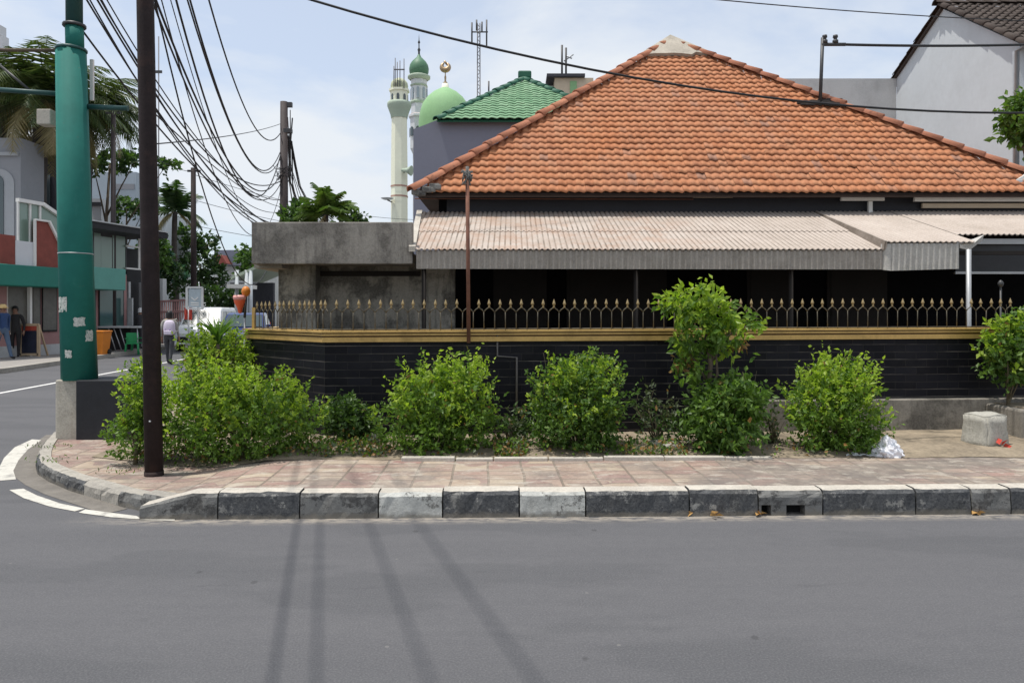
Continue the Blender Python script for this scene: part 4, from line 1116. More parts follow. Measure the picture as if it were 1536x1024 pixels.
def sticker(px0, py0, px1, py1, seed):
    r = random.Random(seed); m = MB(); n = 8; vs = []
    cx = 112 + (py0 - 330) * .03; rad = (22.9 + (py0 - 330) * .0075) * Y / F + .004
    def pt(px_, py_):
        x = XA(px_, Y); c0 = XA(cx, Y); dx = max(-.98, min(.98, (x - c0) / rad)); return (x, Y - rad * sqrt(1 - dx * dx), ZA(py_, Y))
    for i in range(n + 1):
        for j in range(n + 1):
            jx = r.uniform(-.6, .6) if i in (0, n) else 0; jy = r.uniform(-.9, .9) if j in (0, n) else 0
            vs.append(pt(px0 + (px1 - px0) * i / n + jx, py0 + (py1 - py0) * j / n + jy))
    fs = [(i * (n + 1) + j, (i + 1) * (n + 1) + j, (i + 1) * (n + 1) + j + 1, i * (n + 1) + j + 1) for i in range(n) for j in range(n) if r.random() > (.28 if j > n * .6 and seed == 1 else .0)]
    m.add(vs, fs); return m.build('sticker', 'paper', gp)
sticker(99, 446, 115, 468, 1); sticker(124, 476, 136, 489, 2); sticker(137, 495, 142, 511, 3); sticker(112, 524, 122, 535, 4)
m = MB(); m.box((XA(115, 8.72), 8.70, .1), (XA(206, 8.72), 9.25, ZA(570, 8.72)))
m.build('black_block', 'black_block', base=(XA(160, 8.9), 8.9, .12), label='low matt black rectangular block beside the foot of the green pole', cat='block', bevel=.012)

# dark brown pole
bp = thing('utility_pole', 'dark brown utility pole rising from the corner pavement in front of the widest shrub', 'pole', (XA(230, 6.8), 6.8, .15))
Yb = 6.8
def bpole(z): return Vector((-3.29 - .0185 * (z - .15), Yb, z))
m = MB(); m.tube([bpole(.08), bpole(2.4), bpole(5.2), bpole(8.5)], [.079, .077, .073, .066], 14); m.build('shaft', 'brown_pole', bp)
m = MB(); m.tube([bpole(.09), bpole(.155)], .084, 14); m.build('base_collar', 'brown_pole', bp)
m = MB(); p = bpole(.62); m.lathe([(0, -.009), (.01, -.006), (.01, .006), (0, .009)], p + Vector((.01, -.079, 0)), 8); m.build('bolt', 'steel', bp)
for z in (4.7, 5.1, 5.7, 6.2, 7.1, 8.2):
    m = MB(); m.tube([bpole(z - .03), bpole(z + .03)], .085, 12); m.build('cable_clamp', 'steel_dark', bp)

# slim pole with the cone and ball
Yc = 11.0
cp = thing('ornament_pole', 'slim grey pole carrying an orange red funnel and an orange ball by the wall corner', 'pole', (XA(366, Yc), Yc, .15))
m = MB(); m.tube([(XA(367, Yc), Yc, .1), (XA(367, Yc), Yc, ZA(471, Yc))], .016, 8); m.build('pole', 'steel', cp)
m = MB(); m.lathe([(.0, -.27), (.025, -.26), (.04, -.19), (.085, -.10), (.09, -.02), (.0, -.01)], P(360, 447, Yc) + Vector((0, 0, .04)), 16); m.build('funnel', 'orange_red', cp)
m = MB(); m.lathe([(.0, -.04), (.095, -.035), (.10, 0), (.092, .03), (0, .035)], P(360, 450, Yc) + Vector((0, 0, .04)), 16); m.build('funnel_rim', 'pink_rim', cp)
m = MB(); m.lathe([(.065 * sin(pi * i / 10), -.078 * cos(pi * i / 10)) for i in range(11)], P(369, 437, Yc), 14); m.build('ball', 'orange', cp)
m = MB(); m.tube([P(369, 445, Yc), P(367, 476, Yc)], .02, 8); m.build('bracket', 'steel_dark', cp)

# ------------------------------------------------------------------ cables
GC = 'overhead cables between the poles'
def cable(label, p0, p1, via=None, sag=.3, r=.011, group=GC, n=28, name='overhead_cable'):
    p0 = Vector(p0); p1 = Vector(p1)
    if via:
        k = (via[0] - CX) / F
        t = -(p0.x - k * p0.y) / ((p1.x - p0.x) - k * (p1.y - p0.y)); t = min(.97, max(.03, t))
        q = p0.lerp(p1, t); Zq = H + (HY - via[1]) / F * q.y
        sag = (q.z - Zq) / (4 * t * (1 - t))
        sag = max(0, min(sag, 3.2))
    pts_ = []
    for i in range(n + 1):
        t = i / n; p = p0.lerp(p1, t); p.z -= sag * 4 * t * (1 - t); pts_.append(p)
    m = MB(); m.tube(pts_, r, 6)
    o = m.build(name, 'cable', label=label, cat='cable', base=p0); 
    if group: o['group'] = group
    return o
YP = 20.0; PX = XA(426, YP)
def far(py, dx=-.1): return (PX + dx, YP, ZA(py, YP))
def gtop(py): return P(118, py, 8.9)
cable('black cable from the green pole, lowest of those dipping behind the concrete porch', gtop(-20), far(348), (282, 229), r=.013)
cable('black cable from the green pole that swings into the middle of the far dark pole', gtop(-58), far(272), (285, 202), r=.013)
cable('black cable from the green pole dipping just above the lowest one', gtop(-48), far(343), (272, 199), r=.014)
cable('thin cable leaving the green pole at its collar', P(122, 44, 8.9), far(338), (206, 153), r=.013)
cable('thin cable from the green pole passing close behind the brown pole', gtop(-75), far(300), (240, 130), r=.010)
cable('highest cable from the brown pole to the top of the far dark pole', bpole(7.1), far(200), (348, 113), r=.013)
cable('second highest cable from the brown pole to the far dark pole', bpole(6.2), far(228), (318, 110), r=.013)
cable('third highest cable from the brown pole to the far dark pole', bpole(5.7), far(233), (300, 126), r=.013)
cable('lowest cable from the brown pole to the far dark pole, slackest of all', bpole(4.75), far(262), (312, 186), r=.013)
cable('thin slack wire from the brown pole to the middle of the far dark pole', bpole(5.1), far(286), (300, 200), r=.007)
for lab, a_, b_, via_, r_ in (
    ('cable twisted beside the lowest one from the green pole', gtop(-30), far(345), (250, 190), .011),
    ('slim cable from the green pole running under the brown pole clamp', gtop(-65), far(318), (220, 118), .008),
    ('cable from the brown pole dipping beside the second highest one', bpole(6.0), far(238), (330, 150), .011),
    ('slim cable from the brown pole ending low on the far dark pole', bpole(4.9), far(325), (282, 205), .009),
    ('cable from the brown pole tracking the lowest one closely', bpole(4.65), far(276), (312, 200), .011),
    ('hair thin wire from the brown pole looping lowest at the far dark pole', bpole(5.4), far(330), (340, 262), .006)):
    cable(lab, a_, b_, via_, r=r_)
cable('thin pale wire strung level from the brown pole to the far dark pole', bpole(3.15), far(186), (313, 208), r=.007)
cable('slim drop wire from the brown pole sagging under the others', bpole(3.5), far(310), (300, 232), r=.007)
cable('thick black cable crossing in front of the orange tiled roof', bpole(4.98), P(2000, 128, 8.6), (1200, 152), r=.012)
cable('thin wire high across the sky above the roof peak', P(560, -60, 10), P(2100, 20, 18), (1400, 25), r=.009)
cable('bundled wire from the roof mast to the grey gabled building', P(1262, 67, my), P(1620, 64, 15.0), (1400, 69), r=.024)
for k, (z, sl) in enumerate(((5.19, .254), (5.83, .262), (6.94, .315), (8.17, .35))):
    p = bpole(z)
    cable(('lowest', 'second lowest', 'second highest', 'highest')[k] + ' cable from the brown pole across the main road, shading it', p, (p.x + sl * 16, p.y - 16, z + .2), sag=.25 + .05 * k, r=(.0122, .011, .011, .013)[k], group='cables crossing the main road')

# far dark pole with its dangling lines
fp = thing('utility_pole', 'far dark utility pole hung with loose cables above the concrete porch', 'pole', (PX, YP, 0))
m = MB(); m.tube([(PX, YP, 0), (PX, YP, ZA(153, YP))], [.13, .10], 12); m.build('shaft', 'far_pole', fp)
m = MB(); m.box((PX - .02, YP - .05, ZA(161, YP)), (PX + .22, YP + .05, ZA(154, YP))); m.build('top_bracket', 'steel_dark', fp)
m = MB(); m.box((PX + .0, YP - .1, ZA(200, YP)), (PX + .22, YP + .05, ZA(194, YP))); m.build('middle_bracket', 'steel_dark', fp)
rr = random.Random(4)
for k in range(9):
    py0 = rr.uniform(165, 215); xo = rr.uniform(.1, .25)
    a = Vector((PX + xo, YP - .05, ZA(py0, YP))); b = P(rr.uniform(440, 478), rr.uniform(300, 332), YP + 4)
    mdl = a.lerp(b, .5) + Vector((-.15, 0, -.1))
    m = MB(); m.tube([a, a.lerp(mdl, .5) + Vector((0, 0, -.05)), mdl, b], rr.choice([.012, .018, .024]), 6); m.build('drop_line', 'cable', fp)
m = MB()
for k in range(8):
    pts_ = [Vector((PX + rr.uniform(-.25, .3), YP - .14 + rr.uniform(-.05, .05), ZA(rr.uniform(248, 275), YP))) for _ in range(4)]; m.tube(pts_, .009, 5)
m.build('coil', 'cable', fp)

# ------------------------------------------------------------------ buildings behind, right
gb = thing('gabled_house', 'tall grey plastered house with a brown tiled gable roof, behind the tiled house', 'house', (11, 18, 0))
W = 11.0; yN, yM, yF = W * F / (1530 - CX), W * F / (1415 - CX), W * F / (1345 - CX)
pk = Vector((W, yM, ZA(14, yM))); en = Vector((W, yN, ZA(66, yN))); ef = Vector((W, yF, ZA(118, yF)))
m = MB(); m.prism([(W, yN, 0), (W, yF, 0), ef, pk, en], (9, 0, 0)); m.build('wall', 'plaster_grey', gb)
m = MB()
sd = (en - pk).normalized(); e2 = en + sd * .45
tile_slope(m, e2 + Vector((-.07, 0, .10)), e2 + Vector((10, 0, .10)), pk + Vector((-.07, 0, .12)), pk + Vector((10, 0, .12)), .24, .21, .03, .035)
m.build('roof', 'roof_dark', gb, fixn=False)
m = MB(); sf = (ef - pk).normalized(); f2 = ef + sd.lerp(sf, 1) * .35
m.prism([pk + Vector((-.07, 0, .06)), f2 + Vector((-.07, 0, .06)), f2 + Vector((-.07, 0, 0)), pk + Vector((-.07, 0, -.01))], (10, 0, 0)); m.build('rear_slope', 'roof_dark', gb)
m = MB(); ridge(m, e2 + Vector((-.05, 0, .12)), pk + Vector((-.05, 0, .14)), .10, .4); m.build('verge_tiles', 'roof_dark', gb, fixn=False)
m = MB(); ridge(m, f2 + Vector((-.05, 0, .08)), pk + Vector((-.05, 0, .14)), .09, .4); m.build('verge_tiles', 'roof_dark', gb, fixn=False)
m = MB(); ridge(m, pk + Vector((-.2, 0, .16)), pk + Vector((10, 0, .16)), .11, .4); m.build('ridge_tiles', 'roof_dark', gb, fixn=False)
m = MB(); m.tube([(W - .07, yN + .05, 0), (W - .07, yN + .05, en.z - .15), (W + .1, yN - .3, en.z - .02)], .05, 8); m.build('downpipe', 'steel', gb)
m = MB(); m.box((XA(1160, yF), yF + .0, 0), (W - .005, yF + .2, ZA(118, yF))); m.build('boundary_wall', 'plaster_dull', base=(9, yF, 0), label='plain grey rendered wall joining the gabled house behind the orange roof', cat='wall')
m = MB(); m.box((XA(1155, yF), yF - .04, ZA(118, yF)), (W - .006, yF + .24, ZA(116, yF))); 
wcp = thing('small_canopy', 'little white canopy at the right end of the orange roof', 'canopy', (8.9, 11.5, 3.3))
m = MB(); m.prism([P(1521, 272, 11.4), P(1545, 258, 11.4), P(1600, 258, 11.4), P(1600, 272, 11.4)], (0, .5, 0)); m.build('top_panel', 'white', wcp)
m = MB(); m.box(P(1524, 277, 11.39), P(1600, 272.5, 11.5)); m.build('edge_trim', 'plaster_grey', wcp)

def tree(label, base, lobes, n, s, mats, trunk, seed, name='tree', young=.3, per=8, hang=.1, ln=.3, group=None, bark='bark', wid=.3):
    r = random.Random(seed); t = thing(name, label, 'tree', base, group)
    m = MB(); zs = [l[2] - l[5] for l in lobes]; ze = [l[2] + l[5] for l in lobes]
    pts_ = shoots(m, lobes, n, per, s, wid, max(ze), min(zs), r, young, ln, hang)
    m.build('crown', list(mats), t, fixn=False)
    m = MB(); b = Vector(base); c = Vector(lobes[0][:3])
    m.tube([b, b.lerp(c, .5) + Vector((r.uniform(-.1, .1), 0, 0)), c], [trunk, trunk * .8, trunk * .4], 8)
    for l in lobes[1:]:
        q = Vector(l[:3]); s0 = b.lerp(c, r.uniform(.45, .8)); m.tube([s0, s0.lerp(q, .5) + Vector((0, 0, .1)), q], [trunk * .45, trunk * .3, trunk * .12], 6)
    m.build('trunk', bark, t)
    return t
def lobe(px, py, Y, rx, rz, ry=None):
    q = P(px, py, Y); return (q.x, q.y, q.z, rx * Y / F, ry or rx * Y / F, rz * Y / F)
tree('leafy tree hanging in front of the grey gabled wall at the right edge', (9.9, 14.0, 0), [lobe(1545, 180, 14, 36, 30), lobe(1530, 165, 14, 20, 18), lobe(1528, 200, 14, 16, 18), lobe(1560, 160, 14, 30, 22)], 260, .14, ('leaf_d', 'leaf_a'), .09, 41, young=.3, hang=.4)

# ------------------------------------------------------------------ buildings behind, centre
Yg = 22.0
gh = thing('slate_house', 'blue grey walled house with a green tiled roof behind the orange roof', 'house', (0, Yg, 0))
m = MB(); m.prism([P(620, 420, Yg), P(860, 420, Yg), P(860, 177, Yg), P(664, 177, Yg), P(620, 194, Yg)], (0, 6, 0)); m.build('wall', 'slate', gh)
eL_, eR_ = P(655, 178, Yg - .3), P(930, 178, Yg - .3); pkL = P(786, 118, Yg + 3.0); pkR = P(789, 118, Yg + 3.0)
m = MB(); tile_slope(m, eL_, eR_, pkL, pkR, .22, .26, .016, .03); m.build('roof', 'roof_green', gh, fixn=False)
m = MB(); dn_ = Vector((0, .03, -.06)); m.prism([eL_ + dn_, eR_ + dn_, pkL + dn_], Vector((0, .02, -.03))); m.build('roof_deck', 'ridge_green', gh)
m = MB(); rb = [Vector((eL_.x, Yg + 6.4, eL_.z)), Vector((eR_.x, Yg + 6.4, eR_.z))]
m.add([eL_, rb[0], rb[1], eR_, pkL - Vector((0, 0, .08))], [(0, 1, 4), (1, 2, 4), (2, 3, 4)]); m.build('rear_slope', 'ridge_green', gh)
for e in (eL_, eR_):
    m = MB(); ridge(m, e + Vector((0, 0, .0)), pkL + Vector((0, 0, .02)), .12, .4); m.build('hip_ridge', 'ridge_green', gh, fixn=False)
m = MB(); m.box(pkL + Vector((-.2, -.1, 0)), pkL + Vector((.25, .3, .25))); m.build('ridge_cap', 'ridge_green', gh, bevel=.05)
Yf = 50.0
fb = thing('rooftop_house', 'pale yellow rooftop storey with a dark flat roof far behind the green roof', 'building', (XA(850, Yf), Yf, 0))
m = MB(); m.box((XA(832, Yf), Yf, 0), (XA(890, Yf), Yf + 5, ZA(117, Yf))); m.build('wall', 'cream', fb)
m = MB(); m.box((XA(820, Yf), Yf - .3, ZA(117, Yf)), (XA(877, Yf), Yf + 5, ZA(112.5, Yf))); m.build('roof', 'dark_render', fb)
m = MB(); m.box((XA(855, Yf), Yf - .05, ZA(140, Yf)), (XA(865, Yf), Yf - .005, ZA(122, Yf))); m.build('window', 'dome_light', fb)
m = MB(); m.box((XA(800, Yf), Yf + 1, 0), (XA(831, Yf), Yf + 4, ZA(122, Yf))); m.build('wall', 'plaster_dull', fb)
for px_, y0, lab in ((843, 68, 'thin bare antenna rod on the pale rooftop storey'), (849, 72, 'antenna rod with small side arms on the pale rooftop storey')):
    t = thing('antenna', lab, 'antenna', P(px_, 113, Yf)); m = MB(); m.tube([P(px_, 125, Yf + .5), P(px_, y0, Yf + .5)], .07, 6); m.build('rod', 'steel_dark', t)
    if px_ == 849:
        m = MB(); m.tube([P(846, 92, Yf + .5), P(860, 82, Yf + .5)], .05, 5); m.tube([P(849, 84, Yf + .5), P(858, 88, Yf + .5)], .05, 5); m.build('side_arm', 'steel', t)

# mosque
def minaret(label, px, Y, w, top, name='minaret'):
    t = thing(name, label, 'minaret', (XA(px, Y), Y, 0)); return t
Ym = 60.0; k = Ym / F; c = (XA(599, Ym), Ym)
t = minaret('pale green octagonal minaret with a balcony and aerials round its weathered dome', 599, Ym, 0, 0)
def zz(py): return ZA(py, Ym)
m = MB(); m.lathe([(13 * k, 0), (12.6 * k, zz(250)), (11.8 * k, zz(185)), (12 * k, zz(172))], (*c, 0), 8, 0, False, pi / 8); m.build('shaft', 'mosque_wall', t)
m = MB(); m.lathe([(12.3 * k, zz(178)), (13.5 * k, zz(172)), (16 * k, zz(165)), (18 * k, zz(160)), (18.3 * k, zz(157)), (17.5 * k, zz(154)), (16 * k, zz(154)), (16 * k, zz(157)), (0, zz(157))], (*c, 0), 16); m.build('balcony', 'mosque_trim', t)
m = MB(); m.lathe([(13.6 * k, zz(156)), (13.6 * k, zz(139)), (15.8 * k, zz(138)), (15.8 * k, zz(135)), (0, zz(134.5))], (*c, 0), 8, 0, False, pi / 8); m.build('lantern_room', 'mosque_wall', t)
for a in range(8):
    an = pi / 4 * a; q = Vector((c[0] + 12.6 * k * cos(an), c[1] + 12.6 * k * sin(an), 0)); d = Vector((cos(an), sin(an), 0)); s_ = Vector((-sin(an), cos(an), 0))
    m = MB(); poly = []
    for (u, z) in ((-2.0, 153), (2.0, 153), (2.0, 146), (1.4, 144), (0, 143), (-1.4, 144), (-2.0, 146)): poly.append(q + s_ * u * k + Vector((0, 0, zz(z))) - d * .01)
    m.prism(poly, d * .05); m.build('arched_window', 'window_dark', t)
m = MB(); m.lathe([(12.5 * k, zz(135)), (13.2 * k, zz(130)), (12.4 * k, zz(125)), (9.5 * k, zz(121)), (4 * k, zz(118)), (0, zz(117))], (*c, 0), 16); m.build('dome', 'dome_old', t)
for py_ in (280, 295):
    m = MB(); m.lathe([(13.3 * k, zz(py_ + 1.2)), (13.3 * k, zz(py_ - 1.2))], (*c, 0), 8, 0, False, pi / 8); m.build('band', 'mosque_pink', t)
t2 = thing('aerial_cluster', 'cluster of rod aerials standing around the weathered minaret dome', 'aerial', (c[0], c[1] - .6, zz(137)))
m = MB()
for dx, y0 in ((-4, 92), (-1, 98), (3, 96), (9, 93), (-6, 104)): m.tube([(c[0] + dx * k, c[1] - .75, zz(137)), (c[0] + dx * k, c[1] - .75, zz(y0))], .038, 5)
m.tube([(c[0] - 6 * k, c[1] - .75, zz(109)), (c[0] + 10 * k, c[1] - .75, zz(109))], .06, 5); m.build('rods', 'far_steel', t2)
for px_, py_, lab in ((609, 256, 'green loudspeaker horn on the right side of the octagonal minaret'), (581, 300, 'white satellite dish low on the left side of the octagonal minaret')):
    t2 = thing('loudspeaker' if px_ == 609 else 'satellite_dish', lab, 'loudspeaker' if px_ == 609 else 'dish', P(px_, py_, Ym - .9)); p = P(px_, py_, Ym - .9)
    m = MB()
    if px_ == 609: m.tube([p + Vector((-.35, 0, .05)), p + Vector((.1, -.1, 0)), p + Vector((.45, -.2, -.05))], [.12, .2, .42], 12); m.build('horn', 'mosque_trim', t2)
    else: m.lathe([(0, 0), (.3, .03), (.5, .12), (.52, .14)], p, 14); m.build('dish', 'plaster_grey', t2)
    m = MB(); m.tube([p, p + Vector((.3 if px_ == 581 else -.3, .6, -.1))], .05, 6); m.build('bracket', 'steel_dark', t2)
Y2 = 68.0; k = Y2 / F; c = (XA(628.5, Y2), Y2)
def zz(py): return ZA(py, Y2)
t = minaret('white minaret with a deep green onion dome and spire beside the big dome', 628, Y2, 0, 0)
m = MB(); m.lathe([(9.5 * k, 0), (9.5 * k, zz(232)), (13.5 * k, zz(224)), (13.5 * k, zz(178)), (16 * k, zz(177)), (16 * k, zz(174)), (12 * k, zz(172)), (12.3 * k, zz(121)), (13 * k, zz(118))], (*c, 0), 8, 0, False, pi / 8); m.build('shaft', 'white_render', t)
m = MB(); m.lathe([(13 * k, zz(121)), (17 * k, zz(118)), (17 * k, zz(115)), (14 * k, zz(113.5)), (0, zz(113.4))], (*c, 0), 16); m.build('cornice', 'mosque_trim', t)
for py0, py1 in ((131, 128), (157, 152), (178, 172)):
    m = MB(); m.lathe([(12.8 * k, zz(py0)), (13.8 * k, zz((py0 + py1) / 2)), (12.8 * k, zz(py1))], (*c, 0), 8, 0, False, pi / 8); m.build('band', 'mosque_trim' if py0 != 178 else 'mosque_pink', t)
for a in range(8):
    an = pi / 4 * a; q = Vector((c[0] + 11.5 * k * cos(an), c[1] + 11.5 * k * sin(an), 0)); d = Vector((cos(an), sin(an), 0)); s_ = Vector((-sin(an), cos(an), 0))
    for (z0, z1, wd, mt) in ((150, 133, 1.8, 'blue_grey'), (206, 192, 2.6, 'window_dark')):
        q2 = q if z0 == 150 else q + d * 1.2 * k
        m = MB(); m.prism([q2 + s_ * u * k + Vector((0, 0, zz(z))) for u, z in ((-wd, z0), (wd, z0), (wd, z1 + 2), (0, z1), (-wd, z1 + 2))], d * .08); m.build('arched_window', mt, t)
m = MB(); m.lathe([(12 * k, zz(114)), (14.4 * k, zz(109)), (14.8 * k, zz(104)), (13.6 * k, zz(98)), (10.5 * k, zz(93)), (6.5 * k, zz(89)), (3.4 * k, zz(86)), (1.6 * k, zz(82))], (*c, 0), 20); m.build('onion_dome', 'dome_dark', t)
m = MB(); m.lathe([(1.8 * k, zz(87)), (1.4 * k, zz(78)), (2.4 * k, zz(75)), (.9 * k, zz(72)), (.8 * k, zz(66)), (2 * k, zz(64)), (.7 * k, zz(61)), (0, zz(51))], (*c, 0), 10); m.build('spire', 'steel_dark', t)
Y3 = 64.0; k = Y3 / F; c = (XA(668, Y3), Y3)
def zz(py): return ZA(py, Y3)
t = thing('mosque', 'mosque with a large light green dome topped by a crescent finial', 'mosque', (*c, 0))
m = MB(); m.box((c[0] - 1.4, c[1] - 2, 0), (c[0] + 6, c[1] + 6, zz(196))); m.build('hall', 'mosque_wall', t)
m = MB(); m.lathe([(39.5 * k, zz(200)), (39.8 * k, zz(184)), (38 * k, zz(170)), (34 * k, zz(157)), (27 * k, zz(147)), (18 * k, zz(139)), (9 * k, zz(134)), (4.5 * k, zz(131.5))], (*c, 0), 40); m.build('dome', 'dome_light', t)
m = MB(); m.lathe([(7 * k, zz(134.5)), (5.5 * k, zz(131)), (4.4 * k, zz(126)), (0, zz(125))], (*c, 0), 16); m.build('dome_cap', 'mosque_wall', t)
m = MB(); m.lathe([(3 * k, zz(126)), (3.2 * k, zz(124)), (1.2 * k, zz(122)), (1.6 * k, zz(116)), (.8 * k, zz(113)), (.7 * k, zz(105))], (*c, 0), 10)
pts_ = [Vector((c[0] + 5.2 * k * sin(a), c[1], zz(100) + 5.2 * k * cos(a))) for a in [radians(18 + i * 324 / 20) for i in range(21)]]
m.tube(pts_, [.06 + .2 * sin(pi * i / 20) for i in range(21)], 6)
m.tube([(c[0] - 1.5 * k, c[1], zz(92)), (c[0] + 2.5 * k, c[1], zz(97))], .1, 5); m.build('crescent_finial', 'gold_metal', t)
# lattice radio mast
Ya = 70.0; t = thing('radio_mast', 'slender lattice radio mast with upright aerials behind the green roof', 'mast', (XA(718, Ya), Ya, 0)); k = Ya / F; x0 = XA(718, Ya)
m = MB()
for dx in (-2.6, 2.6):
    for dy in (-.16, .16): m.tube([(x0 + dx * k, Ya + dy, 0), (x0 + dx * .7 * k, Ya + dy, ZA(36, Ya))], .05, 5)
z = 10
while z < ZA(38, Ya) - .4:
    m.tube([(x0 - 2.2 * k, Ya - .16, z), (x0 + 2.2 * k, Ya - .16, z + .35)], .03, 4); m.tube([(x0 + 2.2 * k, Ya - .16, z + .35), (x0 - 2.2 * k, Ya - .16, z + .7)], .03, 4); z += .7
m.build('lattice', 'far_steel', t)
for dx, y0, y1 in ((-10, 36, 66), (12, 32, 72), (5, 35, 50), (-3, 32, 48)):
    m = MB(); m.tube([(x0 + dx * k, Ya - .3, ZA(y1, Ya)), (x0 + dx * k, Ya - .3, ZA(y0, Ya))], .08, 5); m.build('aerial', 'steel_dark', t)
m = MB(); m.tube([(x0 - 10 * k, Ya - .3, ZA(50, Ya)), (x0 + 14 * k, Ya - .3, ZA(50, Ya))], .07, 5); m.build('cross_arm', 'steel_dark', t)
m = MB(); m.tube([P(733, 150, Yf + 2), P(733, 122, Yf + 2)], .06, 5); m.build('pipe_stub', 'steel_dark', base=P(733, 150, Yf + 2), label='short vent pipe poking up behind the green roof', cat='pipe')

# ------------------------------------------------------------------ palms and trees
def palm(label, crown, base, n, ln, mats, seed, trunk=.14, droop=1.0, wid=.05, dry=.15, up=.8, bark='palm_bark', group=None, leaflets=26):
    r = random.Random(seed); t = thing('palm_tree', label, 'palm', base, group); crown = Vector(crown); b = Vector(base)
    m = MB()
    for k in range(n):
        a = 2 * pi * k / n * 2.4 + r.uniform(-.3, .3); el = r.uniform(-.3, up); isd = r.random() < dry
        if isd: el = r.uniform(-1.1, -.5)
        L_ = ln * r.uniform(.75, 1.15); hd = Vector((cos(a), sin(a), 0))
        pts_ = []; p = crown.copy(); e = el + .35
        for i in range(9):
            pts_.append(p.copy()); p = p + (hd * cos(e) + Vector((0, 0, sin(e)))) * L_ / 8; e -= droop * .23 * r.uniform(.8, 1.2)
        mi = 1 if isd else 0
        m.tube(pts_, [.03 * (1 - i / 10) for i in range(9)], 4, mi, False)
        for i in range(leaflets):
            f = .12 + .88 * i / leaflets; q = f * 7.999; i0 = int(q); p = pts_[i0].lerp(pts_[i0 + 1], q - i0); tg = (pts_[i0 + 1] - pts_[i0]).normalized()
            sd = tg.cross(Vector((0, 0, 1))).normalized(); lw = L_ * .30 * sin(pi * min(1, f * .85 + .12)) + .05
            for s_ in (-1, 1):
                d = (sd * s_ + tg * .75 + Vector((0, 0, -.35 - r.random() * .5))).normalized() * lw * r.uniform(.8, 1.2)
                wv = tg * wid
                m.add([p - wv * .5, p + wv * .5, p + d * .55 + wv * .45 + Vector((0, 0, .02)), p + d], [(0, 1, 2, 3)], mi)
    m.build('crown', list(mats), t, fixn=False)
    m = MB(); n_ = 12
    m.tube([b.lerp(crown, i / n_) + Vector((.06 * sin(i * .5), 0, 0)) for i in range(n_ + 1)], [trunk * (1.25 - .35 * i / n_) * (1 + .05 * (i % 2)) for i in range(n_ + 1)], 10); m.build('trunk', bark, t)
    return t
palm('shaggy old palm with browning drooping fronds behind the shop balcony', P(66, 150, 29.5), (XA(46, 30), 30, 0), 80, 3.3, ('palm_leaf', 'palm_dry'), 3, .28, .85, .085, .12, .9)
palm('dense palm crown rising at the left edge beside the white upper storey', P(8, 135, 31), (XA(14, 31), 31, 0), 54, 2.4, ('palm_leaf', 'palm_dry'), 43, .2, .8, .08, .15, .9)
palm('second shaggy palm spreading to the right behind the green pole', P(125, 165, 32), (XA(118, 32), 32, 0), 64, 2.9, ('palm_leaf', 'palm_dry'), 13, .2, .9, .085, .14, .9)
palm('small dark green fan palm beside the dark street pole', P(263, 318, 40), (XA(263, 40), 40, 0), 22, 2.0, ('leaf_far', 'palm_dry'), 23, .14, .7, .09, .08, 1.2)
palm('bright green palm top showing above the concrete porch roof', P(490, 322, 17), (XA(490, 17), 17, 0), 30, .78, ('palm_mid', 'palm_dry'), 33, .07, .6, .03, .05, 1.3)
tree('light green bush beside the palm top above the porch roof', (XA(450, 17.5), 17.5, 0), [lobe(452, 326, 17.5, 22, 16), lobe(430, 328, 17.5, 10, 10)], 90, .16, ('leaf_far_light', 'leaf_far'), .06, 51)
tree('dark rounded tree top at the right of the palm top above the porch roof', (XA(530, 18), 18, 0), [lobe(528, 332, 18, 18, 11)], 60, .12, ('leaf_far', 'leaf_far_light'), .06, 52)
tree('spreading tree with a long leafy branch across the pale far buildings', (XA(150, 36), 36, 0), [lobe(165, 245, 36, 26, 13), lobe(205, 238, 36, 24, 9), lobe(250, 247, 36, 22, 7), lobe(140, 250, 36, 16, 14)], 170, .24, ('leaf_far', 'leaf_far_light'), .12, 53, young=.5)
tree('dark bush growing on the first floor terrace behind the dark awning', (XA(190, 40), 40, 3), [lobe(190, 312, 40, 24, 13), lobe(215, 318, 40, 18, 16), lobe(165, 330, 40, 14, 14)], 150, .22, ('leaf_far', 'leaf_far_light'), .08, 54)
tree('bluish green tree right of the brown pole, by the street fence', (XA(245, 38), 38, 0), [lobe(240, 400, 38, 26, 34), lobe(262, 420, 38, 22, 26), lobe(225, 375, 38, 18, 20)], 240, .24, ('leaf_far', 'leaf_teal'), .12, 55, young=.7)
tree('light green tree just below the fan palm', (XA(235, 37), 37, 0), [lobe(232, 372, 37, 20, 16), lobe(245, 395, 37, 14, 12)], 110, .22, ('leaf_far_light', 'leaf_far'), .1, 56)
tree('tall dark tree standing behind the dark street pole', (XA(300, 46), 46, 0), [lobe(300, 395, 46, 28, 34), lobe(322, 415, 46, 22, 26), lobe(285, 360, 46, 20, 20), lobe(310, 362, 46, 22, 10)], 280, .28, ('leaf_far', 'leaf_far_light'), .14, 57, young=.3)
tree('clipped green bush behind the parked white van', (XA(325, 42), 42, 0), [lobe(325, 448, 42, 38, 16), lobe(350, 452, 42, 26, 14)], 180, .24, ('leaf_far', 'leaf_far_light'), .1, 58, young=.4)
tree('round tree beside the end of the concrete porch', (XA(374, 44), 44, 0), [lobe(376, 395, 44, 20, 22), lobe(366, 385, 44, 10, 14)], 130, .26, ('leaf_far_light', 'leaf_far'), .1, 59)

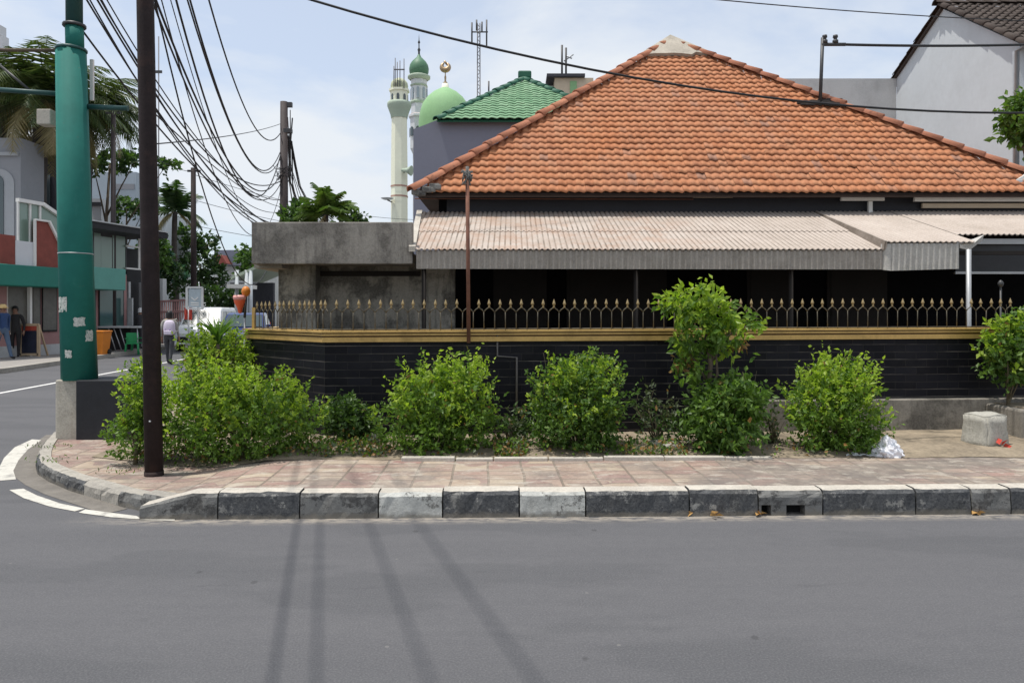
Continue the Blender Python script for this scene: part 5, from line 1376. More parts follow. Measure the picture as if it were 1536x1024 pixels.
# ------------------------------------------------------------------ street, left-hand side
def fac(px, out=0.):                       # the shop's front line
    c_ = out * 1.0235; Y = (22.341 - c_) / (.218 - (px - CX) / F); return Vector((-22.341 + c_ + .218 * Y, Y, 0))
def fpanel(m, px0, px1, z0, z1, out=0., th=.06, mi=0):
    a = fac(px0, out); b = fac(px1, out); d = (b - a).normalized(); n = Vector((d.y, -d.x, 0))
    m.prism([a + Vector((0, 0, z0)), b + Vector((0, 0, z0)), b + Vector((0, 0, z1)), a + Vector((0, 0, z1))], -n * th, mi)
    return m
sh = thing('corner_shop', 'two storey shop with a teal fascia and glazed balcony beyond the green pole', 'shop', fac(60))
fpanel(MB(), -60, 190, .1, 3.2, 0, .4).build('wall', 'pinkwall', sh)
fpanel(MB(), -60, 128, 2.5, 3.19, .9, .95).build('fascia', 'teal_fascia', sh, bevel=.03)
fpanel(MB(), 128.5, 189, 2.5, 3.33, .85, .9).build('awning', 'pale_teal', sh, bevel=.03)
for p0_, p1_, z0, z1, mt in ((12, 44, .9, 2.6, 'curtain'), (49, 61, .95, 2.6, 'curtain'), (64, 86, .95, 2.6, 'curtain'), (149, 186, .8, 2.6, 'glass_teal')):
    w = fpanel(MB(), p0_, p1_, z0, z1, .05, .048).build('window', 'white' if p0_ == 12 else 'dark_shop', sh)
    fpanel(MB(), p0_ + 1, p1_ - 1, z0 + .06, z1 - .06, .07, .018).build('pane', mt, w)
fpanel(MB(), 45, 48.5, .1, 2.6, .2, .12).build('post', 'white', sh); fpanel(MB(), 141, 144, .1, 2.6, .2, .1).build('post', 'steel_dark', sh)
fpanel(MB(), -10, 90, .1, .5, .03, .028).build('skirting', 'plaster_dull', sh)
fpanel(MB(), 0, 23, 3.192, 4.15, .7, .1).build('balcony_panel', 'redbrown', sh)
fpanel(MB(), 23.5, 52, 3.192, 4.0, .72, .1).build('balcony_panel', 'white_render', sh)
m = MB(); 
def fpt(px, z, out): 
    return fac(px, out) + Vector((0, 0, z))
m.prism([fpt(53, 3.192, .74), fpt(91, 3.192, .74), fpt(91, 3.95, .74), fpt(73, 4.75, .74), fpt(53, 4.75, .74)], Vector((-.977, .213, 0)) * .1); m.build('balcony_panel', 'redbrown', sh)
m = MB(); m.beam(fpt(52, 4.77, .75), fpt(73, 4.77, .75), .12, .06); m.beam(fpt(73, 4.77, .75), fpt(91, 3.97, .75), .12, .08); m.beam(fpt(52.3, 3.2, .75), fpt(52.3, 4.77, .75), .06, .08); m.build('balcony_coping', 'white', sh)
m = MB(); m.prism([fpt(27, 4.0, .5), fpt(90, 4.0, .5), fpt(90, 5.05, .5), fpt(64, 5.35, .5), fpt(27, 5.3, .5)], Vector((-.977, .213, 0)) * .03); g_ = m.build('balcony_glazing', 'glass_pale', sh)
m = MB(); m.beam(fpt(26, 5.37, .53), fpt(64, 5.37, .53), .14, .12); m.beam(fpt(64, 5.37, .53), fpt(90, 5.05, .53), .14, .12)
for q in (27, 45, 60): m.beam(fpt(q, 4.0, .53), fpt(q, 5.33, .53), .05, .07)
m.build('glazing_bar', 'white', g_)
fpanel(MB(), -60, 190, 3.15, 3.2, 0, 6).build('terrace_slab', 'plaster_dull', sh)
for p0_, p1_, z0, z1 in ((140, 151, 3.35, 4.7), (152, 168, 3.35, 4.6), (170, 188, 3.35, 4.7)):
    fpanel(MB(), p0_, p1_, z0, z1, .1, .03).build('terrace_screen', 'glass_pale', sh)
for q in (140, 189):
    fpanel(MB(), q, q + 1.2, 3.33, 4.9, .12, .06).build('screen_post', 'steel_dark', sh)
s2 = thing('dark_shop', 'dark open fronted shop under a black sheet canopy, right of the teal shop', 'shop', fac(205))
fpanel(MB(), 190.5, 226, .1, 4.3, -.3, .3).build('wall', 'dark_shop', s2)
fpanel(MB(), 138, 252, 4.72, 4.95, 1.2, 2.0).build('canopy', 'dark_shop', s2)
fpanel(MB(), 138, 252, 4.955, 5.0, 1.25, 2.1).build('canopy_sheet', 'plaster_dull', s2)
for q in (193, 212): fpanel(MB(), q, q + 3, .1, 2.9, .0, .12).build('door_panel', 'steel', s2)
for z in (3.4, 4.3): fpanel(MB(), 190, 213, z, z + .06, .2, .06).build('rail', 'white', s2)
fpanel(MB(), 209, 210.5, 3.4, 4.7, .2, .06).build('upright', 'white', s2)
# buildings above
ab = thing('arched_house', 'grey rendered house front with a round arched window at the left edge', 'house', (-20, 28, 0))
m = MB(); m.box((-27, 28, 0), (XA(31, 28), 29.4, ZA(207, 28))); m.build('wall', 'arch_grey', ab)
m = MB(); poly = [(XA(-30, 27.97), 27.97, ZA(395, 28)), (XA(21, 27.97), 27.97, ZA(395, 28))] + [(XA(-4 + 25 * cos(a), 27.97), 27.97, ZA(275 - 22 * sin(a), 28)) for a in [pi * i / 12 for i in range(13)]]
m.prism(poly, (0, .025, 0)); w = m.build('arched_window', 'arch_light', ab)
m = MB(); poly = [(XA(-30, 27.94), 27.94, ZA(395, 28)), (XA(5, 27.94), 27.94, ZA(395, 28))] + [(XA(-4 + 9 * cos(a) * 1.0, 27.94), 27.94, ZA(275 - 12 * sin(a), 28)) for a in [pi * i / 12 for i in range(13)]]
m.prism(poly, (0, .025, 0)); m.build('pane', 'window_dark', w)
m = MB(); m.box((-27, 27.9, ZA(234, 28)), (XA(28, 28), 27.999, ZA(229, 28))); m.build('string_course', 'arch_light', ab)
db = thing('dark_house', 'dark grey rendered house wall behind the old palm', 'house', (-20, 33, 0))
m = MB(); m.box((XA(5, 33), 33, 0), (XA(100, 33), 35, ZA(205, 33))); m.build('wall', 'dark_render', db)
m = MB(); m.box((XA(62, 33), 32.96, ZA(330, 33)), (XA(76, 33), 32.999, ZA(262, 33))); m.build('window', 'window_dark', db)
m = MB(); m.box((XA(-40, 40), 40, 0), (XA(4, 40), 40.5, ZA(53, 40))); m.box((XA(-40, 40), 39.95, ZA(53, 40)), (XA(1, 40), 40.45, ZA(38, 40)))
m.build('tower_house', 'white_render', label='white upper storey showing at the top left above the palm', cat='building', base=(XA(-5, 40), 40, 0))
wb = thing('white_house', 'narrow white rendered house beyond the green pole', 'house', (XA(150, 36.5), 36.5, 0))
m = MB(); m.box((XA(100, 37), 37, 0), (XA(152, 37), 38.2, ZA(298, 37))); m.build('wall', 'white_render', wb)
m = MB(); m.box((XA(136, 37), 36.8, ZA(309, 37)), (XA(153, 37), 36.999, ZA(304, 37))); m.build('window_hood', 'dark_render', wb)
bb = thing('pale_house', 'pale blue grey house block with window bands, behind the brown pole', 'house', (XA(190, 48), 48, 0))
m = MB(); m.box((XA(125, 48), 48, 0), (XA(204, 48), 50, ZA(258, 48))); m.build('wall', 'blue_grey', bb)
for y0, y1 in ((276, 284), (300, 308)):
    m = MB(); m.box((XA(172, 48), 47.95, ZA(y1, 48)), (XA(202, 48), 47.999, ZA(y0, 48))); m.build('window_band', 'arch_grey', bb)
m = MB(); m.box((XA(231, 44), 44, 0), (XA(247, 44), 48, ZA(318, 44))); m.box((XA(233, 44), 43.9, ZA(345, 44)), (XA(245, 44), 43.999, ZA(325, 44)))
m.build('slim_house', 'plaster_grey', label='slim grey building edge just right of the brown pole', cat='building', base=(XA(239, 44), 44, 0))
# poles
for px_, Y, y0, r0, lab in ((291, 34, 252, .11, 'dark brown street pole standing beyond the blank sign'), (170, 29.5, 165, .085, 'slim black pole rising beside the narrow white house')):
    t = thing('utility_pole', lab, 'pole', (XA(px_, Y), Y, 0)); m = MB(); m.tube([(XA(px_, Y), Y, 0), (XA(px_ - (1 if px_ == 291 else 0), Y), Y, ZA(y0, Y))], [r0 * 1.3, r0], 10); m.build('shaft', 'far_pole' if px_ == 170 else 'brown_pole', t)
    m = MB(); m.box((XA(px_, Y) - .3, Y - .03, ZA(y0 + 6, Y)), (XA(px_, Y) + .3, Y + .03, ZA(y0 + 3, Y))); m.build('cross_arm', 'steel_dark', t)
for k_, (a_, b_, lab) in enumerate(((( 291, 262, 34), (640, 330, 46), 'thin distant wire running right from the street pole, upper'), ((291, 300, 34), (640, 352, 46), 'thin distant wire running right from the street pole, middle'), ((291, 338, 34), (640, 366, 46), 'thin distant wire running right from the street pole, lower'), ((291, 258, 34), (170, 175, 29.5), 'thin wire between the street pole and the slim black pole'))):
    cable(lab, P(*a_), P(*b_), sag=.5, r=.012, group='distant street wires')
hm = thing('distant_mast', 'thin distant mast with a cross piece seen beside the brown pole', 'mast', (XA(238, 60), 60, 0))
m = MB(); m.tube([(XA(238, 60), 60, 0), (XA(238, 60), 60, ZA(55, 60))], .05, 5); m.build('tube', 'far_steel', hm)
m = MB(); m.box((XA(233, 60), 59.95, ZA(110, 60)), (XA(243, 60), 60.05, ZA(106, 60))); m.build('cross_piece', 'steel_dark', hm)
# distant roofs at the end of the street
dr = thing('far_house', 'far house with a blue grey roof and red lower roof at the street end', 'house', (XA(340, 70), 70, 0))
m = MB(); m.prism([P(318, 398, 70), P(385, 398, 70), P(356, 375, 70), P(322, 375, 70)], (0, 8, 0)); m.build('roof', 'slate', dr)
m = MB(); m.box((XA(320, 70.5), 70.5, 0), (XA(390, 70.5), 77, ZA(398.5, 70))); m.build('wall', 'plaster_dull', dr)
m = MB(); m.prism([P(316, 395, 68), P(340, 395, 68), P(332, 382, 68), P(322, 382, 68)], (0, 1.5, 0)); m.build('lower_roof', 'redbrown', dr)
cpy = thing('carport', 'open carport with a pale green sheet roof and white posts by the porch end', 'carport', (XA(365, 40), 40, 0))
m = MB(); m.prism([P(346, 415, 40), P(400, 392, 40), P(400, 396, 40), P(346, 419, 40)], (0, 5, 0)); m.build('roof', 'mosque_trim', cpy)
for q in (354, 369, 375): 
    m = MB(); m.tube([(XA(q, 40), 40.1, 0), (XA(q, 40), 40.1, ZA(405, 40))], .11, 8); m.build('post', 'plaster_grey', cpy)
m = MB(); m.box((XA(345, 43), 43, 0), (XA(410, 43), 43.3, ZA(424, 43))); m.build('back_wall', 'dark_render', cpy)
m = MB(); m.box((XA(340, 39), 39, ZA(432, 39)), (XA(366, 39), 41, ZA(426, 39))); m.build('canvas', 'white', cpy)
gate = thing('street_fence', 'low pinkish barred street fence left of the blank sign', 'fence', (XA(265, 36), 36, .1))
m = MB(); m.beam(P(240, 452, 36), P(282, 450, 36), .08, .1); m.beam(P(240, 468, 36), P(282, 467, 36), .08, .1); m.build('rail', 'pinkwall', gate)
for q in range(241, 283, 3):
    m = MB(); m.tube([P(q, 452, 36), (XA(q, 36), 36, .1)], .03, 5); m.build('picket', 'pinkwall', gate)
m = MB(); m.box((XA(236, 36.4), 36.2, 0), (XA(247, 36.4), 36.6, ZA(418, 36.4))); m.build('gate_pier', 'plaster_dull', base=(XA(240, 36.4), 36.4, 0), label='grey gate pier at the left end of the pinkish fence', cat='pier')

# blank sign
Ys = 16.3; sg = thing('street_sign', 'pale framed rectangular sign on a slim leg above the bushes', 'sign', (XA(292, Ys), Ys, .1))
m = MB(); m.box((XA(283, Ys), Ys, ZA(461, Ys)), (XA(301, Ys), Ys + .03, ZA(433, Ys))); m.build('face', 'sign_face', sg)
m = MB(); a, b, c_, d = (P(280.5, 463, Ys), P(303.5, 463, Ys), P(303.5, 431, Ys), P(280.5, 431, Ys))
for u, v in ((a, b), (b, c_), (c_, d), (d, a)): m.beam(u, v, .05, .035)
m.build('frame', 'sign_frame', sg)
m = MB(); m.tube([(XA(296, Ys), Ys + .05, 0), (XA(296, Ys), Ys + .05, ZA(440, Ys))], .025, 8); m.build('leg', 'steel', sg)
m = MB()
for (x0, y0, x1, y1) in ((287, 446, 292, 450), (292, 450, 297, 446), (286, 454, 298, 454.6), (286, 457, 298, 457.6)): m.beam(P(x0, y0, Ys - .006), P(x1, y1, Ys - .006), .008, .02)
m.build('mark', 'white', sg)
m = MB(); m.tube([(XA(312, 15.5), 15.5, 0), (XA(312, 15.5), 15.5, ZA(468, 15.5))], .03, 8); m.build('short_post', 'white', base=(XA(312, 15.5), 15.5, 0), label='short white post right of the framed sign', cat='post')

# shop-front clutter
Yq = 25.3
bd = thing('menu_board', 'standing wooden framed menu board with a dark panel before the shop windows', 'board', (XA(44, Yq), Yq, .13))
m = MB(); x0, x1, z1 = XA(31, Yq), XA(58, Yq), ZA(487, Yq)
for u, v in (((x0, .13), (x0, z1)), ((x1, .13), (x1, z1)), ((x0, z1), (x1, z1)), ((x0, .2), (x1, .2))): m.beam((u[0], Yq, u[1]), (v[0], Yq, v[1]), .08, .08)
m.build('frame', 'wood', bd)
m = MB(); m.box((x0 + .04, Yq - .01, .24), (x1 - .04, Yq + .02, z1 - .2)); m.build('panel', 'board_blue', bd)
m = MB(); m.box((x0 + .04, Yq - .011, z1 - .199), (x1 - .04, Yq + .021, z1 - .03)); m.build('header', 'board_red', bd)
m = MB(); m.beam((x0, Yq + .05, z1 - .1), (x0, Yq + .5, .13), .05, .05); m.beam((x1, Yq + .05, z1 - .1), (x1, Yq + .5, .13), .05, .05); m.build('rear_leg', 'wood', bd)
Yo = 26.6; ob = thing('wheelie_bin', 'orange wheeled rubbish bin by the kerb right of the green pole', 'bin', (XA(150, Yo), Yo, .0))
bx, w_ = XA(150, Yo), .26
m = MB(); vs = [(bx - .2, Yo - .22, .12), (bx + .2, Yo - .22, .12), (bx + .2, Yo + .22, .12), (bx - .2, Yo + .22, .12), (bx - .27, Yo - .28, .92), (bx + .27, Yo - .28, .92), (bx + .27, Yo + .3, .92), (bx - .27, Yo + .3, .92)]
m.add(vs, [(0, 3, 2, 1), (4, 5, 6, 7), (0, 1, 5, 4), (1, 2, 6, 5), (2, 3, 7, 6), (3, 0, 4, 7)]); m.build('body', 'orange', ob, bevel=.02)
m = MB(); m.box((bx - .29, Yo - .3, .922), (bx + .29, Yo + .32, .985)); m.build('lid', 'orange', ob, bevel=.02)
for s_ in (-1, 1):
    m = MB(); m.tube([(bx + s_ * .2, Yo + .2, .22), (bx + s_ * .26, Yo + .2, .22)], .1, 12); m.build('wheel', 'tyre', ob)
m = MB(); m.box((XA(86, 27), 27, .13), (XA(92, 27), 27.5, 1.05)); m.build('dark_bin', 'green_dark', base=(XA(89, 27), 27, .13), label='tall dark teal bin at the end of the pink wall beside the green pole', cat='bin', bevel=.02)
Yt = 29.0
tb2 = thing('folding_table', 'long dark outdoor table with a pale edge before the dark shop', 'table', (XA(180, Yt), Yt, .1))
m = MB(); m.box((XA(152, Yt), Yt - .3, ZA(491.5, Yt)), (XA(214, Yt), Yt + .4, ZA(489, Yt))); m.build('tabletop', 'plaster_dull', tb2)
m = MB(); m.box((XA(153, Yt), Yt + .3, ZA(525, Yt)), (XA(190, Yt), Yt + .34, ZA(492, Yt))); m.build('cloth_skirt', 'dark_shop', tb2)
for (x0, y0, x1, y1) in ((163, 493, 174, 527), (171, 493, 183, 527), (180, 493, 190, 526), (206, 493, 207, 529)):
    m = MB(); m.tube([P(x0, y0, Yt - .25), P(x1, y1, Yt - .28)], .022, 6); m.build('leg', 'steel', tb2)
def chair(px, Y, label, rz):
    t = thing('plastic_chair', label, 'chair', (XA(px, Y), Y, .0), 'green plastic chairs by the table'); b = Vector((XA(px, Y), Y, 0))
    MB().box(b + Vector((-.22, -.22, .42)), b + Vector((.22, .22, .46))).build('seat', 'green_plastic', t, bevel=.02)
    m = MB(); m.box(b + Vector((-.22, .19, .462)), b + Vector((.22, .225, .85))); m.build('backrest', 'green_plastic', t, bevel=.02)
    for sx in (-1, 1):
        for sy in (-1, 1): MB().tube([b + Vector((sx * .23, sy * .23, .0)), b + Vector((sx * .2, sy * .2, .42))], .025, 8).build('leg', 'green_plastic', t)
        MB().box(b + Vector((sx * .2 - .025, -.2, .62)), b + Vector((sx * .2 + .025, .185, .65))).build('armrest', 'green_plastic', t)
    t.rotation_euler = (0, 0, rz); return t
chair(198, 28.6, 'nearer green plastic chair at the outdoor table', .4); chair(207, 29.3, 'green plastic chair half hidden by the brown pole', -1.2)
m = MB(); m.box((XA(193, 30), 29.9, ZA(488, 30)), (XA(200, 30), 30.0, ZA(447, 30))); m.build('standing_banner', 'steel', base=(XA(196, 30), 30, .1), label='narrow pale standing banner in the dark shop front', cat='banner')

# red cloths in front of the van
Yr = 27.0
fl = thing('cloth_stand', 'two red cloths hanging on a slim stand before the white van', 'stand', (XA(281, Yr), Yr, 0))
m = MB(); m.tube([(XA(282, Yr), Yr + .05, 0), (XA(282, Yr), Yr + .05, ZA(459, Yr))], .03, 6); m.tube([P(275, 460, Yr + .05), P(289, 460, Yr + .05)], .02, 6); m.build('stand_frame', 'steel', fl)
for x0, x1 in ((276.5, 281), (283, 288)):
    m = MB(); vs = []
    for j in range(8):
        for i in range(5):
            t = i / 4; yy = 461 + (18 + 3 * sin(x0)) * j / 7
            q = P(x0 + (x1 - x0) * t + (1 - j / 7) * .5, yy, Yr + .03 * sin(i * 2.2 + j * .4)); vs.append(q)
    m.add(vs, [(j * 5 + i, j * 5 + i + 1, (j + 1) * 5 + i + 1, (j + 1) * 5 + i) for j in range(7) for i in range(4)], 0, True); m.build('cloth', 'red_cloth', fl)

# ------------------------------------------------------------------ vehicles (nose towards -Y, i.e. towards us)
def vehicle(name, label, cat, loc, rz, prof, belt, Wd, paint, wheel_y, wr, glassy, rear_lamp=False):
    # prof: side outline (y, z) list, belt height where the cabin starts leaning in
    t = thing(name, label, cat, loc); b = Vector(loc)
    def wx(z): 
        if z <= belt: return Wd / 2 * (1 - .04 * max(0, (.45 - z)))
        return Wd / 2 - (z - belt) * .20
    m = MB(); n = len(prof); vs = []
    for s_ in (-1, -.93, .93, 1):
        for y, z in prof:
            k = 1 if abs(s_) == 1 else 0
            yy = y; zq = z - (.03 if k and z > belt else 0)
            vs.append(b + Vector((s_ * wx(z), yy, zq)))
    fs = [tuple(range(n)), tuple(reversed(range(3 * n, 4 * n)))]
    for r_ in range(3): fs += [(r_ * n + i, r_ * n + (i + 1) % n, (r_ + 1) * n + (i + 1) % n, (r_ + 1) * n + i) for i in range(n)]
    m.add(vs, fs, 0); m.build('body', paint, t, bevel=.05)
    for (y0, z0, y1, z1, nm) in glassy['ends']:
        m = MB(); e = .0
        wa, wb_ = wx(z0) - .12, wx(z1) - .10; nrm = Vector((0, -(z1 - z0), (y1 - y0))).normalized() * (.02 if y0 < 0 else -.02) 
        if y0 < 0: nrm = Vector((0, -(z1 - z0), (y1 - y0))).normalized() * .02
        else: nrm = Vector((0, (z1 - z0), -(y1 - y0))).normalized() * .02
        m.prism([b + Vector((-wa, y0, z0)), b + Vector((wa, y0, z0)), b + Vector((wb_, y1, z1)), b + Vector((-wb_, y1, z1))], nrm); m.build(nm, 'car_glass', t)
    for (y0, y1, z0, z1, sl0, sl1) in glassy['sides']:
        for s_ in (-1, 1):
            m = MB(); m.prism([b + Vector((s_ * (wx(z0) + .003), y0, z0)), b + Vector((s_ * (wx(z0) + .003), y1, z0)), b + Vector((s_ * (wx(z1) + .003), y1 - sl1, z1)), b + Vector((s_ * (wx(z1) + .003), y0 + sl0, z1))], (s_ * .012, 0, 0)); m.build('side_window', 'car_glass', t)
    for y in wheel_y:
        for s_ in (-1, 1):
            m = MB(); m.tube([b + Vector((s_ * (Wd / 2 - .17), y, wr)), b + Vector((s_ * (Wd / 2 + .02), y, wr))], wr, 18); w = m.build('wheel', 'tyre', t)
            m = MB(); m.tube([b + Vector((s_ * (Wd / 2 + .021), y, wr)), b + Vector((s_ * (Wd / 2 + .035), y, wr))], wr * .62, 14); m.build('rim', 'rim', w)
    yf_ = min(p[0] for p in prof); yr_ = max(p[0] for p in prof)
    for s_ in (-1, 1):
        m = MB(); m.box(b + Vector((s_ * Wd * .44 - .14, yf_ - .015, .72)), b + Vector((s_ * Wd * .44 + (.05 if s_ > 0 else .05) - .02, yf_ + .12, .9))); m.build('headlight', 'headlamp', t, bevel=.03)
        m = MB(); m.box(b + Vector((s_ * Wd * .45 - .08, yr_ - .06, .85)), b + Vector((s_ * Wd * .45 + .06, yr_ + .02, 1.2))); m.build('tail_light', 'tail', t, bevel=.02)
        m = MB(); m.box(b + Vector((s_ * (Wd / 2 + .02) - .0, yf_ + 1.2, belt + .0)), b + Vector((s_ * (Wd / 2 + .2), yf_ + 1.3, belt + .15))); m.build('mirror', paint, t, bevel=.03)
    m = MB(); m.box(b + Vector((-Wd * .4, yf_ - .02, .38)), b + Vector((Wd * .4, yf_ + .08, .62))); m.build('grille', 'tyre', t, bevel=.02)
    m = MB(); m.box(b + Vector((-Wd * .47, yf_ - .05, .3)), b + Vector((Wd * .47, yf_ + .1, .375))); m.build('bumper', paint, t, bevel=.03)
    t.rotation_euler = (0, 0, rz)
    return t
van_prof = [(-2.1, .3), (-2.15, .75), (-2.0, 1.0), (-1.35, 1.1), (-.75, 1.78), (-.4, 1.87), (1.9, 1.87), (2.1, 1.7), (2.15, 1.0), (2.12, .3)]
vehicle('van', 'white minivan parked on the street behind the red cloths', 'van', (XA(288, 31.5), 33.2, 0.0), radians(8), van_prof, 1.08, 1.74, 'car_white', (-1.35, 1.4), .31,
        dict(ends=[(-1.33, 1.13, -.78, 1.74, 'windscreen'), (2.14, 1.15, 2.10, 1.66, 'rear_window')], sides=[(-1.15, -.1, 1.13, 1.7, .5, 0), (0, 1.0, 1.13, 1.7, 0, 0), (1.1, 1.95, 1.13, 1.7, 0, .1)]))
car_prof = [(-2.1, .3), (-2.15, .68), (-1.95, .9), (-1.0, 1.02), (-.25, 1.56), (.1, 1.63), (1.3, 1.63), (1.95, 1.3), (2.12, .95), (2.1, .3)]
vehicle('car', 'dark blue car standing on the street right of the white van', 'car', (XA(346, 29.5), 31.2, 0.0), radians(14), car_prof, 1.0, 1.72, 'car_blue', (-1.3, 1.3), .31,
        dict(ends=[(-.97, 1.05, -.28, 1.52, 'windscreen'), (1.97, 1.3, 1.40, 1.58, 'rear_window')], sides=[(-.75, .2, 1.05, 1.5, .6, 0), (.3, 1.2, 1.05, 1.5, 0, .1)]))

# ------------------------------------------------------------------ people
def person(label, loc, rz, joints, regions, hair=None, hat=None, scale=1.0, name='person'):
    """joints: skeleton built below with pose offsets; regions: function (x,y,z)->material index"""
    t = thing(name, label, 'person', loc)
    J = {}
    def j(n, co, r): J[n] = (Vector(co), r)
    sw = joints.get('stride', .0); ar = joints.get('arm', .0)
    j('pelvis', (0, 0, .93), .135); j('waist', (0, .0, 1.08), .125); j('chest', (0, .01, 1.28), .15); j('neck0', (0, .0, 1.42), .085); j('neck', (0, -.005, 1.48), .055); j('head', (0, -.02, 1.58), .088); j('crown', (0, -.015, 1.655), .075)
    for s_, nm in ((-1, 'l'), (1, 'r')):
        st = sw * s_
        j('hip' + nm, (s_ * .09, 0, .88), .10); j('knee' + nm, (s_ * .10, -st * .5, .48), .066); j('shin' + nm, (s_ * .105, -st * .75 + (.05 if st < 0 else 0), .25), .055); j('ankle' + nm, (s_ * .105, -st + (.05 if st < 0 else 0), .08), .045); j('toe' + nm, (s_ * .115, -st - .14, .035), .042)
        j('sho' + nm, (s_ * .185, .0, 1.37), .07); j('elb' + nm, (s_ * .245, ar * s_ * .5 + .03, 1.10), .048)
        j('wri' + nm, (s_ * .25, ar * s_ - .06, .88), .034); j('hand' + nm, (s_ * .25, ar * s_ - .09, .80), .036)
    names = list(J); idx = {n: i for i, n in enumerate(names)}
    E = [('pelvis', 'waist'), ('waist', 'chest'), ('chest', 'neck0'), ('neck0', 'neck'), ('neck', 'head'), ('head', 'crown')]
    for nm in 'lr': E += [('pelvis', 'hip' + nm), ('hip' + nm, 'knee' + nm), ('knee' + nm, 'shin' + nm), ('shin' + nm, 'ankle' + nm), ('ankle' + nm, 'toe' + nm), ('neck0', 'sho' + nm), ('sho' + nm, 'elb' + nm), ('elb' + nm, 'wri' + nm), ('wri' + nm, 'hand' + nm)]
    vs = [J[n][0] for n in names]; es = [(idx[a], idx[b]) for a, b in E]; rad = [J[n][1] for n in names]
    for nm, s_ in (('l', -1), ('r', 1)):        # five fingers, each its own chain
        h = J['hand' + nm][0]; hi = idx['hand' + nm]
        for f in range(5):
            if f == 0: a = h + Vector((-s_ * .02, -.04, -.01)); b_ = a + Vector((-s_ * .01, -.03, -.035))
            else: a = h + Vector((s_ * .005, -.03 + f * .018, -.045)); b_ = a + Vector((-s_ * .015, -.006, -.05 + .006 * abs(f - 2)))
            vs += [a, b_]; rad += [.010, .008]; es += [(hi, len(vs) - 2), (len(vs) - 2, len(vs) - 1)]
    me = bpy.data.meshes.new('body'); me.from_pydata([v * scale for v in vs], es, [])
    o = bpy.data.objects.new('body', me); COL.objects.link(o)
    sk = o.modifiers.new('skin', 'SKIN'); sk.use_smooth_shade = True
    for i, d in enumerate(me.skin_vertices[0].data): d.radius = (rad[i] * scale,) * 2; d.use_root = (i == 0)
    ss = o.modifiers.new('sub', 'SUBSURF'); ss.levels = 1; ss.render_levels = 1
    dg = bpy.context.evaluated_depsgraph_get(); m2 = bpy.data.meshes.new_from_object(o.evaluated_get(dg))
    o.modifiers.clear(); o.data = m2; m2.materials.clear()
    for x in regions['mats']: m2.materials.append(M[x])
    fn = regions['fn']
    for p in m2.polygons: p.material_index = fn(p.center / scale); p.use_smooth = True
    o.parent = t
    hd = Vector((0, -.02, 1.60)) * scale
    # face: nose, brow and mouth as small relief
    m = MB(); off = woff(t)
    def L(v): return Vector(v) * scale + off
    m.lathe([(0, -.014), (.011, -.008), (.008, .02), (0, .03)], L((0, -.108, 1.575)), 6); m.build('nose', regions['mats'][0], t)
    m = MB(); m.box(L((-.024, -.104, 1.528)), L((.024, -.095, 1.537))); m.build('mouth', 'redbrown', t)
    for s_ in (-1, 1):
        m = MB(); m.lathe([(0, -.008), (.010, 0), (0, .008)], L((s_ * .033, -.098, 1.598)), 8); m.build('eye', 'hair', t)
        m = MB(); m.lathe([(0, -.028), (.014, -.01), (.016, .012), (0, .028)], L((s_ * .086, -.01, 1.585)), 8); m.build('ear', regions['mats'][0], t)
    if hair:
        m = MB()
        pr = [(.098 * sin(pi * .5 * i / 8), .02 + .105 * cos(pi * .5 * i / 8)) for i in range(9)]
        pr += [(.10, -.02), (.092, -.05 - hair.get('len', 0))]
        n = 18; vs_ = []; fs_ = []
        for r_, z_ in pr:
            for k in range(n):
                a = 2 * pi * k / n; fy = sin(a)
                zq = z_
                if fy < -.35 and z_ < .03: zq = .035          # open at the face
                vs_.append(L((r_ * cos(a), -.012 + r_ * sin(a) * 1.05, 1.605 + zq)))
        fs_ = [(i * n + k, i * n + (k + 1) % n, (i + 1) * n + (k + 1) % n, (i + 1) * n + k) for i in range(len(pr) - 1) for k in range(n)]
        m.add(vs_, fs_, 0, True); m.build('hair', hair['mat'], t)
    if hat: 
        m = MB(); m.lathe([(0, .125), (.06, .12), (.10, .085), (.112, .03), (.114, -.01 if hat == 'cap' else -.07)], L((0, -.012, 1.60)), 16); m.build('cap' if hat == 'cap' else 'helmet', 'cap' if hat == 'cap' else 'helmet', t)
        if hat == 'cap':
            m = MB(); m.prism([L((-.07, -.1, 1.61)), L((.07, -.1, 1.61)), L((.05, -.2, 1.60)), L((-.05, -.2, 1.60))], (0, 0, .012)); m.build('cap_peak', 'cap', t)
    t.rotation_euler = (0, 0, rz)
    return t
def clothes(sleeve=.9, top=1.43, waist=.98, shoe=.1):
    def fn(c):
        if c.z < shoe: return 3
        if c.z > top and abs(c.x) < .13: return 0
        if abs(c.x) > .19 and c.z < sleeve: return 0
        if c.z < waist and abs(c.x) < .205: return 2
        return 1
    return fn
person('man in a blue jacket, pale jeans and a yellow cap walking along the far pavement', (XA(4, 23.7), 23.7, .13), radians(70), dict(stride=.24, arm=.14), dict(mats=['skin_dark', 'blue_jacket', 'jeans', 'black_cloth'], fn=clothes()), hair=dict(mat='hair'), hat='cap', scale=1.03)
person('person in all black clothes standing beside the menu board', (XA(23, 25.0), 25.0, .13), radians(20), dict(stride=.05, arm=.05), dict(mats=['skin_dark', 'black_cloth', 'black_cloth', 'black_cloth'], fn=clothes()), hair=dict(mat='hair'), scale=1.0)
pw = person('woman seen from behind, grey top and charcoal trousers, wearing the lavender backpack', (XA(254, 23.2), 23.2, .0), radians(184), dict(stride=.18, arm=.06), dict(mats=['skin', 'grey_cloth', 'charcoal', 'black_cloth'], fn=clothes()), hair=dict(mat='hair', len=.08), scale=.98)
person('person with a white helmet and dark jacket half hidden by the brown pole', (XA(211, 30.5), 30.5, .13), radians(150), dict(stride=.05, arm=.04), dict(mats=['skin', 'charcoal', 'charcoal', 'black_cloth'], fn=clothes()), hat='helmet', scale=.99)
